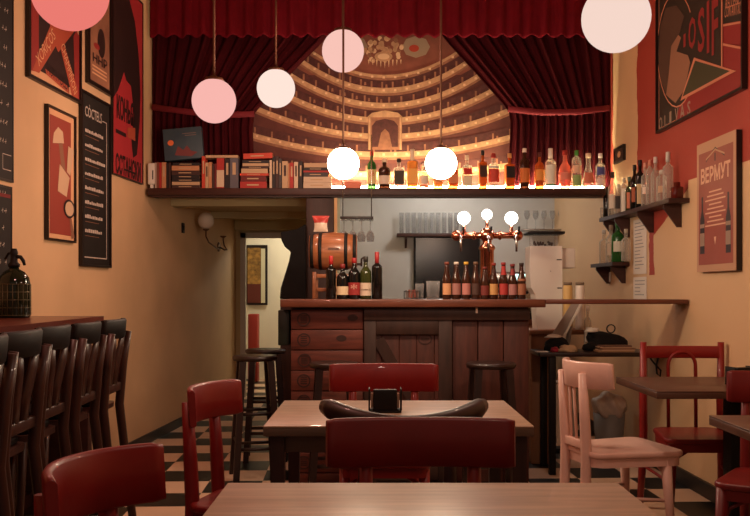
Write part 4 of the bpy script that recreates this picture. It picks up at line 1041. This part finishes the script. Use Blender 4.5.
w.build('print', t, fix=False)
# 9 vermouth poster
t, W, H = wallframe('vermouth_poster', 'framed pinkish vermouth poster with two bottles on the right wall', 'poster', 'R', 703, 742.5, 1.31, 2.055, m_frame, .0, .03)
pm = mat('poster_dusty_rose', r(150,78,66), .6, var=.12, scale=3); pc2 = mat('poster_beige', r(186,142,112), .6); ppk = mat('poster_pink_letters', r(214,164,136), .6); pnv = mat('poster_navy', r(52,44,48), .6)
w = MB(); w.box(0,W,-.03,-.0005,0,H,m_frame); w.build('frame', t)
w = MB(); w.box(.0,W,-.034,-.0305,0,H,pc2); y = -.0345
w.box(.03, W-.03, y-.0005, y, .04, H-.06, pm)
w.text('ВЕРМУТ', W*.12, H*.68, H*.12, ppk, y-.0012, w=W*.76, bold=.03)
for s in (-1, 1):
    w.line(W*.5, H*.915, W*.5+s*W*.24, H*.86, .010, pc2, y-.0012); w.line(W*.5, H*.93, W*.5+s*W*.24, H*.845, .006, pnv, y-.0010)
w.line(W*.5, H*.83, W*.5, H*.89, .014, pnv, y-.0012)
for q in range(9): l = W*(.16+.05*((q*7) % 3)); w.box(W*.5-l, W*.5+l, y-.001, y, H*(.60-.032*q), H*(.611-.032*q), ppk)
w.poly([(W*.47,H*.26),(W*.53,H*.26),(W*.5,H*.20)], ppk, y-.001)
for xx, zz in ((.16, .14), (.83, .13)):
    ww = W*.06; X = W*xx; Zb = H*zz
    w.poly([(X-ww,Zb),(X+ww,Zb),(X+ww,Zb+H*.26),(X+ww*.35,Zb+H*.33),(X+ww*.35,Zb+H*.44),(X-ww*.35,Zb+H*.44),(X-ww*.35,Zb+H*.33),(X-ww,Zb+H*.26)], pnv, y-.0012)
    w.poly([(X-ww,Zb+H*.06),(X+ww,Zb+H*.06),(X+ww,Zb+H*.16),(X-ww,Zb+H*.16)], pgy, y-.002); w.poly([(X-ww,Zb+H*.2),(X+ww,Zb+H*.2),(X+ww,Zb+H*.23),(X-ww,Zb+H*.23)], pgy, y-.002)
w.build('print', t, fix=False)
# 10 small dark picture on the cream stripe
t, W, H = wallframe('small_picture', 'tiny dark framed picture on the cream stripe above the bottles', 'picture', 'R', 616, 626, 2.19, 2.31, m_frame, .02, .02)
w = MB(); panel(w, W, H, .02, cm((70,44,36))); w.ell(W/2, H/2, W*.16, H*.2, p_cream, -.0135); w.build('print', t, fix=False)
# 11 paper notices
def notice(px0, px1, y0, y1, label, seed):
    Yc = YR((px0+px1)/2); z1_, z0_ = ZZ(y0, Yc), ZZ(y1, Yc)
    t, W, H = wallframe('paper_notice', label, 'notice', 'R', px0, px1, z0_, z1_, None, 0, group='paper notices on the right wall')
    w = MB(); w.box(0, W, -.0025, 0, 0, H, m_paper); w.build('sheet', t)
    w = MB(); rnd = random.Random(seed)
    for q in range(int(H/.025)-1): w.box(W*.12, W*(.5+.4*rnd.random()), -.0034, -.0026, H-.03-.025*q, H-.024-.025*q, m_grey)
    w.build('printed_lines', t, fix=False)
notice(634, 647, 219, 274, 'long white printed sheet on the wall under the upper bottle shelf', 1)
notice(634, 647, 277, 299, 'lower white printed sheet on the wall just above the ledge', 2)
for px, lab in ((610, 'pale wall socket under the far end of the lower bottle shelf'), (622, 'pale wall socket under the near end of the lower bottle shelf')):
    Yc = YR(px); t = thing('wall_socket', lab, 'socket', (XR(Yc)-.002, Yc, ZZ(282, Yc)), TR, 'wall sockets')
    w = MB(); w.rbox(-.04,.04,-.01,0,0,.08,m_plas_white,.004); w.build('plate', t)
    w = MB(); w.lathe([(.018,-.0115),(.018,-.0101)], m_grey, (0,0,.04), 14, axis='y'); w.build('outlet', t)
t = thing('light_switch', 'small dark switch on the left wall beneath the shelf', 'switch', (XL(7.9)+.002, 7.9, ZZ(233,7.9)), TL)
w = MB(); w.rbox(-.035,.035,-.012,0,0,.09,m_black,.004); w.build('plate', t)
w = MB(); w.rbox(-.015,.015,-.018,-.0121,.025,.065,m_black,.002); w.build('rocker', t)

# ---------------------------------------------------------------- corridor: sconce, dark coat, far room things
sc = thing('wall_sconce', 'brass wall lamp with one unlit white globe in the corridor', 'wall lamp', (XL(9.2), 9.2, 1.66), TL)
gx = 8.15-8.9
w = MB(); w.lathe([(.045,-.014),(.05,-.006),(.05,-.001)], m_bronze, seg=18, axis='y'); w.build('wall_plate', sc)
def arm(dx, dy, zt_):
    w = MB(); w.tube([(0,-.015,0),(dx*.25,dy*.6,-.035),(dx*.6,dy,-.04),(dx*.9,dy,.0),(dx,dy,.05),(dx,dy,zt_)], .007, m_bronze, 8); w.lathe([(.012,zt_),(.03,zt_+.012),(.032,zt_+.02)], m_bronze, (dx,dy,0), 16); w.build('arm', sc)
arm(-.98, -.13, .10); arm(-.40, -.15, .07)
w = MB(); w.sphere((-.98,-.13,.197), .076, m_globe_off, 28); w.build('globe', sc)
ct = MB(); Yc = 6.86
outl = [(306,224),(298,229),(288,231),(281,232),(281.5,240),(285,247),(291,252),(289,262),(285,275),(281,288),(280,299),(306,299)]
poly = [(P(a,0,Yc).x, ZZ(c,Yc)) for a, c in outl]
ct.prism(poly, Yc-.03, Yc+.03, m_blackcloth)
o = ct.build('black_cutout'); md = o.modifiers.new('b', 'BEVEL'); md.width = .012; md.segments = 3; md.limit_method = 'ANGLE'
tag(o, 'large black silhouette shape beside the dark pillar left of the barrel', 'silhouette')
cl = MB(); cl.box(P(282,0,6.86).x, P(304,0,6.86).x, 6.74, 6.98, 0, ZZ(299,Yc)-.001, m_bardark)
tag(cl.build('pedestal'), 'dark narrow pedestal behind the bar end under the black silhouette', 'pedestal')
fm_ = thing('framed_mirror', 'dark framed ornate panel on the lit wall beyond the doorway', 'picture', (P(256.5,0,11.97).x, 11.985, ZZ(305,11.97)))
Hh = 60*11.97/F; Wd = 22*11.97/F
w = MB(); w.box(-Wd/2,Wd/2,-.03,0,0,Hh,m_frame); w.build('frame', fm_)
w = MB(); w.box(-Wd/2+.03,Wd/2-.09,-.036,-.0305,.03,Hh-.04,mat('ornate_print', r(150,110,52), .6, var=.6, scale=18)); w.box(-Wd/2+.03,Wd/2-.09,-.038,-.0361,.03,Hh*.35,cm((96,40,30))); w.box(Wd/2-.085,Wd/2-.03,-.036,-.0305,.03,Hh-.05,cm((206,200,170))); w.build('picture_face', fm_)
rc = MB(); rc.rbox(P(249,0,11.7).x, P(258.5,0,11.7).x, 11.6, 11.8, 0, ZZ(314,11.7), mat('far_red_paint', r(150,44,34), .5), .01)
tag(rc.build('red_cabinet'), 'narrow red cabinet seen through the doorway', 'cabinet')

# ---------------------------------------------------------------- pendant globes
def pendant(px, py, Y, R, label, em, grp='large hanging globe lamps', rodm=m_bronze, watts=0, lc=(1,.62,.45), below=True):
    c = P(px, py, Y); t = thing('pendant_lamp', label, 'pendant lamp', c, 0, grp)
    w = MB(); w.sphere((0,0,0), R, em, 40); w.build('globe', t)
    w = MB(); w.lathe([(R*.42,R*.90),(R*.44,R*.93),(R*.42,R*1.03),(R*.2,R*1.08),(.012,R*1.16)], m_bronze, seg=24); w.build('cap', t)
    w = MB(); w.tube([(0,0,R*1.1),(0,0,3.74-c.z)], .0075 if R > .12 else .0065, rodm, 8); w.lathe([(.05,3.725-c.z),(.05,3.7495-c.z)], m_bronze, seg=18); w.build('rod', t)
    if watts:
        ld = bpy.data.lights.new('pendant_glow', 'POINT'); ld.energy = watts; ld.color = lc; ld.shadow_soft_size = .05
        lo = bpy.data.objects.new('pendant_glow', ld); COL.objects.link(lo); lo.location = c-Vector((0,0,R+.07))
    return t
def globe_mat(name, col, s): return emit(name, col, s)
g_a = globe_mat('globe_pink_red', (1.0,.24,.20), .58); g_b = globe_mat('globe_pink', (1.0,.50,.45), .66); g_c = globe_mat('globe_warm', (1.0,.76,.66), .72); g_d = globe_mat('globe_rosy', (1.0,.58,.50), .66); g_e = globe_mat('globe_bright', (1.0,.86,.66), 12.0); g_g = globe_mat('globe_pale', (1.0,.74,.64), .64)
WL = (1.0, .56, .40)
pendant(70, -8.5, 3.0, .13, 'pink globe lamp at the top left, before the posters', g_a, watts=12, lc=(1,.45,.36))
pendant(214, 101, 5.2, .13, 'pink globe lamp hanging over the shelf of books, left of centre', g_b, watts=9, lc=WL)
pendant(276, 88.5, 6.0, .13, 'warm white globe lamp over the left edge of the painted theatre', g_c, watts=6, lc=WL)
pendant(343, 51, 5.46, .13, 'rosy globe lamp hanging highest, before the chandelier of the painted theatre', g_d, watts=9, lc=WL)
pendant(616, 18, 3.37, .13, 'pale globe lamp at the top right, before the cream stripe', g_g, watts=18, lc=(1,.67,.48))
pendant(343.3, 163.5, 4.9, .089, 'small bright globe lamp over the bar above the wine bottles', g_e, 'small bright globes over the bar', watts=11, lc=(1,.76,.52))
pendant(441, 163.5, 4.9, .089, 'small bright globe lamp over the bar above the dark panel', g_e, 'small bright globes over the bar', watts=11, lc=(1,.76,.52))
# added globe out of view, put in to light the nearest table
pendant(421, -241, 1.9, .13, 'added warm white globe lamp, out of view, lighting the nearest pale table', g_c, watts=7.5, lc=(1,.74,.58))

# ---------------------------------------------------------------- tables
def table(label, x0, x1, y0, y1, top, edge, legm, legs='four', th=.035, H=.75, rz=0, po=0.0):
    t = thing('table', label, 'table', ((x0+x1)/2, (y0+y1)/2, 0), rz); W, D = (x1-x0)/2, (y1-y0)/2
    w = MB(); w.rbox(-W, W, -D, D, H-.006, H, top, .002); w.rbox(-W, W, -D, D, H-th, H-.0062, edge, .003); w.build('tabletop', t)
    if legs == 'four':
        w = MB(); w.box(-W+.05, W-.05, -D+.05, D-.05, H-th-.06, H-th-.0005, edge); w.build('apron', t)
        for sx in (-1, 1):
            for sy in (-1, 1):
                w = MB(); x, y = sx*(W-.045), sy*(D-.045)
                w.hull8([(x-.016,y-.016,0),(x+.016,y-.016,0),(x+.016,y+.016,0),(x-.016,y+.016,0),(x-.025,y-.025,H-th-.001),(x+.025,y-.025,H-th-.001),(x+.025,y+.025,H-th-.001),(x-.025,y+.025,H-th-.001)], legm); w.build('leg', t)
    else:
        w = MB(); w.rbox(po-.05,po+.05,-.05,.05,.03,H-th-.012,legm,.006); w.build('column', t)
        w = MB(); w.rbox(po-.16,po+.16,-.035,.035,0,.03,legm,.006); w.rbox(po-.035,po+.035,-D*.75,D*.75,0.001,.031,legm,.006); w.build('foot', t)
        w = MB(); w.box(po-.15,po+.15,-.03,.03,H-th-.012,H-th-.0005,legm); w.build('top_plate', t)
    return t
table('pale wooden table nearest the viewer at the bottom centre', -.346, .57, 1.36, 2.066, m_table, m_tabledge, m_bardark)
table('pale wooden table in the centre with a black napkin holder', -.373, .53, 2.93, 3.62, m_table, m_tabledge, m_bardark)
table('dark brown table against the right wall by the white chair', 1.265, 1.94, 3.95, 4.62, m_dtable, m_dtable, m_black, 'ped', po=.16)
table('dark brown table at the right edge of the photo, nearest on the right', 1.21, 1.95, 2.5, 3.19, m_dtable, m_dtable, m_black, 'ped', po=.16)
# high table on the left
ht = thing('high_table', 'dark red brown high table along the left wall', 'table', (0,0,0)); HT = 1.08
w = MB(); m_ht = mat('high_table_wood', r(104,46,34), .32, var=.25, scale=4, stretch=(8,1,8), coat=.2)
w.slab([(XL(1.2)+.004,1.2),(-1.18,1.2),(-1.30,4.22),(XL(4.22)+.004,4.22)], HT-.035, HT, m_ht); w.build('tabletop', ht)
for x, y in ((-1.62,4.14),(-1.62,2.6),(-1.62,1.3)):
    w = MB(); w.rbox(x-.28,x+.28,y-.03,y+.03,0,HT-.036,m_shelf,.004); w.build('leg', ht)
w = MB(); w.box(-1.64,-1.60,1.331,2.569,.2,.26,m_shelf); w.box(-1.64,-1.60,2.631,4.109,.2,.26,m_shelf); w.build('stretcher', ht)
# siphon
sy = thing('siphon_bottle', 'green glass soda siphon in wire mesh on the high table', 'siphon', (P(14,0,3.95).x, 3.95, HT+.0005))
m_siph = glass('siphon_glass', r(26,36,22), .25)
w = MB(); w.lathe([(.066,0),(.07,.008),(.07,.15),(.064,.18),(.045,.205),(.022,.218),(.02,.226)], m_siph, seg=24); w.build('glass_body', sy)
w = MB(); mw = mat('pale_wire', r(120,112,84), .4, metal=.6)
for i in range(20):
    a = 2*PI*i/20; w.tube([(.0715*math.cos(a),.0715*math.sin(a),.012),(.0715*math.cos(a),.0715*math.sin(a),.15)], .0011, mw, 4)
for zz in (.012,.045,.08,.115,.15): w.tube([(.0715*math.cos(2*PI*i/24),.0715*math.sin(2*PI*i/24),zz) for i in range(25)], .0013, mw, 4)
w.build('wire_mesh', sy)
w = MB(); w.lathe([(.024,.2262),(.026,.24),(.016,.25),(.014,.28),(.018,.29),(.012,.31)], m_black, seg=16); w.tube([(0,0,.275),(.03,0,.272),(.042,0,.255),(.048,0,.235)], [.01,.009,.008,.006], m_black, 8); w.tube([(0,0,.292),(-.025,-.0,.288),(-.04,0,.262)], [.007,.006,.005], m_black, 8); w.build('head', sy)

# napkin holders
def napkin(label, loc, rz):
    t = thing('napkin_holder', label, 'napkin holder', loc, rz)
    w = MB(); w.rbox(-.044,.044,-.035,-.005,0,.085,m_black,.004); w.rbox(-.06,.06,-.04,.04,0.0,.008,m_black,.002); w.rbox(-.062,-.056,-.035,.035,.008,.088,m_black,.002); w.rbox(.056,.062,-.035,.035,.008,.088,m_black,.002); w.build('holder', t)
    w = MB()
    for i in range(5): w.obox((0,.002+.006*i,.04), .106, .003, .055, mat('napkin_paper', r(214,160,130), .85) if i == 0 else bpy.data.materials['napkin_paper'], rot=(.0,0,0))
    w.build('napkins', t)
napkin('black napkin holder on the centre table', (P(385,0,3.3).x, 3.28, .7505), 0)
napkin('black napkin holder on the dark table by the right wall', (P(738,0,4.25).x, 4.22, .7505), .3)

# ---------------------------------------------------------------- chairs
def seat_poly(w, d, yoff, n=8):
    """rounded trapezoid seat outline, front at +y"""
    pts = []; wf, wb_ = w/2, w*.42; r_ = .06
    def corner(cx, cy, a0):
        for i in range(n+1):
            a = a0+PI/2*i/n; pts.append((cx+r_*math.cos(a), cy+r_*math.sin(a)))
    corner(wf-r_, yoff+d-r_, 0); corner(-wf+r_, yoff+d-r_, PI/2); corner(-wb_+r_, yoff+r_, PI); corner(wb_-r_, yoff+r_, -PI/2)
    return pts
def leg(par, a, b_, ra, rb_, m, mid=None, name='leg'):
    w = MB(); pts = [a, b_] if mid is None else [a, mid, b_]; rr = [ra, rb_] if mid is None else [ra, (ra+rb_)/2, rb_]
    w.tube(pts, rr, m, 8); return w.build(name, par)
def board(par, W, z0, z1, yb, curve, th, m, name='backrest', lean=.0, tilt_top=0):
    n = 22; w = MB(); k = w.mi(m); ring = []
    for i in range(n+1):
        u = -1+2*i/n; x = W/2*u; y = yb+curve*abs(u)**2.2
        sl = 2.2*curve*abs(u)**1.2*math.copysign(1, u)/(W/2); nn = Vector((-sl, 1)).normalized()
        end = 1-.08*max(0, (abs(u)-.93)/.07)**2
        zc_ = (z0+z1)/2; hh = (z1-z0)/2*end
        sec = []
        for yy, zz in ((-th/2,-hh+.006),(-th/2,hh-.008),(-th/4,hh),(th/4,hh),(th/2,hh-.008),(th/2,-hh+.006),(th/4,-hh),(-th/4,-hh)):
            sec.append(w.bm.verts.new((x+nn.x*yy, y+nn.y*yy+lean*(zz), zc_+zz)))
        ring.append(sec)
    for A, B in zip(ring[:-1], ring[1:]):
        for q in range(8):
            f = w.bm.faces.new((A[q],A[(q+1) % 8],B[(q+1) % 8],B[q])); f.material_index = k; f.smooth = True
    w.bm.faces.new(ring[0]).material_index = k; w.bm.faces.new(list(reversed(ring[-1]))).material_index = k
    return w.build(name, par)
def chair(label, cat, back, ang, m, W=.5, bh_=.135, top=.85, curve=.06, postx=.15, spind=0, sw=.42, sd=.42, name='chair', th=.022, arch=False, group=None, flatposts=True, bow=False, lean=-.06):
    """back: (X, Y) of the middle of the backrest; faces ang (0 = away from the viewer)"""
    ca, sa = math.cos(ang), math.sin(ang); yb = -.225
    loc = (back[0]+sa*yb, back[1]-ca*yb, 0)
    t = thing(name, label, cat, loc, ang, group)
    sp_ = seat_poly(sw, sd, -.20)
    w = MB(); w.slab(sp_, .426, .454, m); s_ = w.build('seat', t)
    md = s_.modifiers.new('b', 'BEVEL'); md.width = .011; md.segments = 3; md.limit_method = 'ANGLE'
    w = MB(); w.slab([(x*.95, (y)*.95) for x, y in sp_], .385, .4255, m); w.build('seat_frame', t)
    if bow:
        w = MB(); n = 20; pts = []
        for i in range(n+1):
            u = -1+2*i/n; pts.append((W/2*u, yb+curve*abs(u)**2.0, top-.045+.03*abs(u)**2))
        w.tube(pts, [.022]+[.027+.008*abs(-1+2*i/n)**2 for i in range(1, n)]+[.022], m, 10, flat=.75); w.build('bow_rail', t)
    elif arch:
        board(t, W*.94, top-.085, top-.018, yb, curve, th, m, 'top_rail', lean)
    else: board(t, W, top-bh_, top, yb, curve, th, m, 'backrest', lean)
    zj = (top-bh_*.42 if not bow else top-.05) if not arch else top+.004
    for s in (-1, 1):
        px_ = s*postx; yy = yb+curve*(abs(postx)/(W/2))**2.2
        w = MB()
        off = -.012 if not arch else 0
        pts = [(px_*1.05, yy-.03, 0), (px_*1.02, yy-.002, .25), (px_, yy+.004, .44), (px_, yy-.004, .6), (px_, yy-(th*.5+.006 if not (arch or bow) else 0.0), zj)]
        w.tube(pts, [.017,.021,.023,.022,.017], m, 8, flat=1.15); w.build('rear_leg', t)
        leg(t, (s*sw*.46, .19, 0), (s*sw*.41, .165, .43), .016, .027, m, name='front_leg')
    if spind:
        for i in range(spind):
            x = -postx+2*postx*(i+1)/(spind+1); yy = yb+curve*(abs(x)/(W/2))**2.2
            w = MB(); w.tube([(x, yb+.03, .447), (x, yy+.012, top-bh_*.9)], .007, m, 8); w.build('spindle', t)
        w = MB(); w.rbox(-postx, postx, yb+.008, yb+.032, .46, .50, m, .004); w.build('lower_rail', t)
    if arch:
        w = MB(); pts = []; aw, ah = .075, .24
        for i in range(17):
            a = PI*i/16; pts.append((aw*math.cos(a), yb+.012, top-.10-.02+ (ah*0)+ .075*math.sin(a)-.075+.07))
        pts = [(aw, yb+.02, .45)]+pts+[(-aw, yb+.02, .45)]
        w.tube(pts, .010, m, 8); w.build('arch_loop', t)
    # stretchers
    for s in (-1, 1):
        w = MB(); w.tube([(s*sw*.42,.175,.22),(s*postx,yb+.02,.24)], .009, m, 6); w.build('stretcher', t)
    for s in (-1, 1):
        w = MB(); w.tube([(s*sw*.425,.17,.27),(s*sw*.36,.165,.35),(s*sw*.2,.16,.39)], .008, m, 6); w.build('corner_brace', t)
    return t
chair('red wooden chair nearest at the bottom left, its curved back cut by the frame', 'chair', (-.642,1.87), math.radians(-106), m_red, curve=.10, W=.41, postx=.11, group=None)
chair('red wooden chair on the left side of the centre table', 'chair', (-.642,3.24), math.radians(-105.5), m_red, W=.40, postx=.105, curve=.07, top=.86)
chair('red wooden chair between the two pale tables, broad back seen square on', 'chair', (.125,2.44), math.radians(180), m_red2, W=.515, curve=.035, top=.85)
chair('red wooden chair on the far side of the centre table facing the viewer', 'chair', (.042,4.26), math.radians(180), m_red, W=.52, curve=.04, top=.85)
m_dkc = mat('dark_brown_chair_wood', r(40,21,19), .45, var=.2, scale=6, coat=.08)
chair('dark brown bow railed chair back to back with the nearest centred red chair', 'chair', (.10,2.64), math.radians(2), m_dkc, W=.52, curve=.20, top=.845, bow=True, postx=.13)
chair('pinkish white wooden chair with spindles at the right side table', 'chair', (.935,4.19), math.radians(-75), m_white, W=.43, curve=.10, top=.87, spind=3, bh_=.125, postx=.102, sw=.44, sd=.46)
chair('red wooden chair with arched loop back beside the right wall', 'chair', (1.69,4.86), math.radians(179), m_red, W=.45, curve=.02, top=.915, arch=True, postx=.212, sw=.42)
chair('red wooden chair at the right edge of the photo, turned towards the nearest dark table', 'chair', (1.70,3.70), math.radians(150), m_red2, W=.40, curve=.04, top=.86, sw=.40, sd=.40, postx=.13)

# bar chairs along the high table
m_bch = mat('bar_chair_wood', r(70,40,30), .42, var=.3, scale=6, stretch=(6,6,1), coat=.2)
def bar_chair(label, x, y, ang):
    t = thing('bar_chair', label, 'bar chair', (x, y, 0), ang, 'bar chairs along the high table')
    w = MB(); sp_ = seat_poly(.30, .34, -.17); w.slab(sp_, .715, .735, m_bch); w.build('seat_frame', t)
    w = MB(); w.slab([(a*.9, c_*.9) for a, c_ in sp_], .7355, .765, m_black); s_ = w.build('seat_pad', t)
    md = s_.modifiers.new('b', 'BEVEL'); md.width = .01; md.segments = 2; md.limit_method = 'ANGLE'
    board(t, .305, 1.005, 1.085, -.215, .035, .024, m_black, 'top_rail', -.1)
    for s in (-1, 1):
        w = MB(); w.tube([(s*.135,-.26,0),(s*.13,-.215,.4),(s*.125,-.18,.72),(s*.13,-.195,.9),(s*.135,-.215,1.03)], [.014,.015,.016,.015,.012], m_bch, 8, flat=1.2); w.build('rear_leg', t)
        w = MB(); w.tube([(s*.14,.16,0),(s*.125,.13,.715)], [.014,.02], m_bch, 8); w.build('front_leg', t)
        w = MB(); w.tube([(s*.035,-.178,.80),(s*.04,-.186,.88),(s*.055,-.200,.96),(s*.07,-.206,1.02)], [.032,.034,.032,.026], m_bch, 8, flat=.35, up=(1,0,0)); w.build('splat', t)
        w = MB(); w.tube([(s*.135,.15,.3),(s*.13,-.21,.32)], .010, m_bch, 6); w.build('stretcher', t)
    w = MB(); w.rbox(-.125,.125,-.19,-.17,.78,.815,m_bch,.004); w.build('lower_rail', t)
    w = MB(); w.tube([(-.135,.15,.26),(.135,.15,.26)], .011, m_bch, 6); w.build('foot_rest', t)
    return t
rails = [(-1.05, 3.62, 'farthest from the viewer'), (-1.05, 3.28, 'second from the far end'), (-1.05, 2.94, 'third from the far end'), (-1.02, 2.60, 'fourth from the far end'), (-.98, 2.25, 'nearest the viewer at the left edge')]
for X, Y, nm in rails:
    a = math.radians(92); bar_chair('dark wooden bar chair at the high table, '+nm, X-.215, Y, a)

# bar stools
def stool(label, x, y, ang=0, H=.785):
    t = thing('bar_stool', label, 'bar stool', (x, y, 0), ang, 'dark wooden bar stools')
    w = MB(); w.lathe([(.10,H-.035),(.138,H-.032),(.145,H-.02),(.145,H-.008),(.135,H),(.06,H-.006)], m_dark, seg=28); w.build('seat', t)
    for sx in (-1, 1):
        for sy in (-1, 1):
            w = MB(); w.tube([(sx*.135,sy*.135,0),(sx*.088,sy*.088,H-.034)], [.027,.029], m_dark, 4, smooth=False); w.build('leg', t)
    for zz, k in ((.20,.122),(.42,.11)):
        for a, c_ in (((-k,-k),(k,-k)),((k,-k),(k,k)),((k,k),(-k,k)),((-k,k),(-k,-k))):
            w = MB(); w.tube([(*a,zz+(.04 if a[0] == c_[0] else 0)),(*c_,zz+(.04 if a[0] == c_[0] else 0))], .011, m_dark, 6); w.build('rung', t)
    return t
stool('dark wooden bar stool at the left end of the bar, the nearer of two', P(256,0,5.72).x, 5.68, .25)
stool('dark wooden bar stool at the left end of the bar, the farther of two', P(266.5,0,6.35).x, 6.3, .1)
stool('dark wooden bar stool before the stamped boards, half behind a red chair', P(334,0,5.12).x, 5.14, .1)
stool('dark wooden bar stool before the right panel of the bar', P(491.5,0,5.1).x, 5.12, .05)

# ---------------------------------------------------------------- light, world, camera
def point(name, loc, e, col, rad=.05):
    ld = bpy.data.lights.new(name, 'POINT'); ld.energy = e; ld.color = col; ld.shadow_soft_size = rad
    o = bpy.data.objects.new(name, ld); COL.objects.link(o); o.location = loc; return o
point('far_room_light', (-.7, 11.2, 2.2), 22, (1,.9,.72), .1)
point('bar_alcove_light', (.7, 8.2, 2.25), 12, (1,.93,.86), .1)
wd = bpy.data.worlds.new('World'); S.world = wd; wd.use_nodes = True
wd.node_tree.nodes['Background'].inputs[0].default_value = (1,.62,.45,1); wd.node_tree.nodes['Background'].inputs[1].default_value = .14
cam = bpy.data.cameras.new('Camera'); co = bpy.data.objects.new('Camera', cam); COL.objects.link(co)
co.location = (0, 0, CH); co.rotation_euler = (PI/2, 0, 0)
cam.sensor_fit = 'HORIZONTAL'; cam.sensor_width = 36; cam.lens = 36*F/750; cam.shift_y = (HY-258)/750; cam.clip_start = .02
S.camera = co
S.view_settings.view_transform = 'Standard'; S.view_settings.look = 'None'; S.view_settings.gamma = 1; S.view_settings.use_curve_mapping = False
S.view_settings.exposure = 0.52
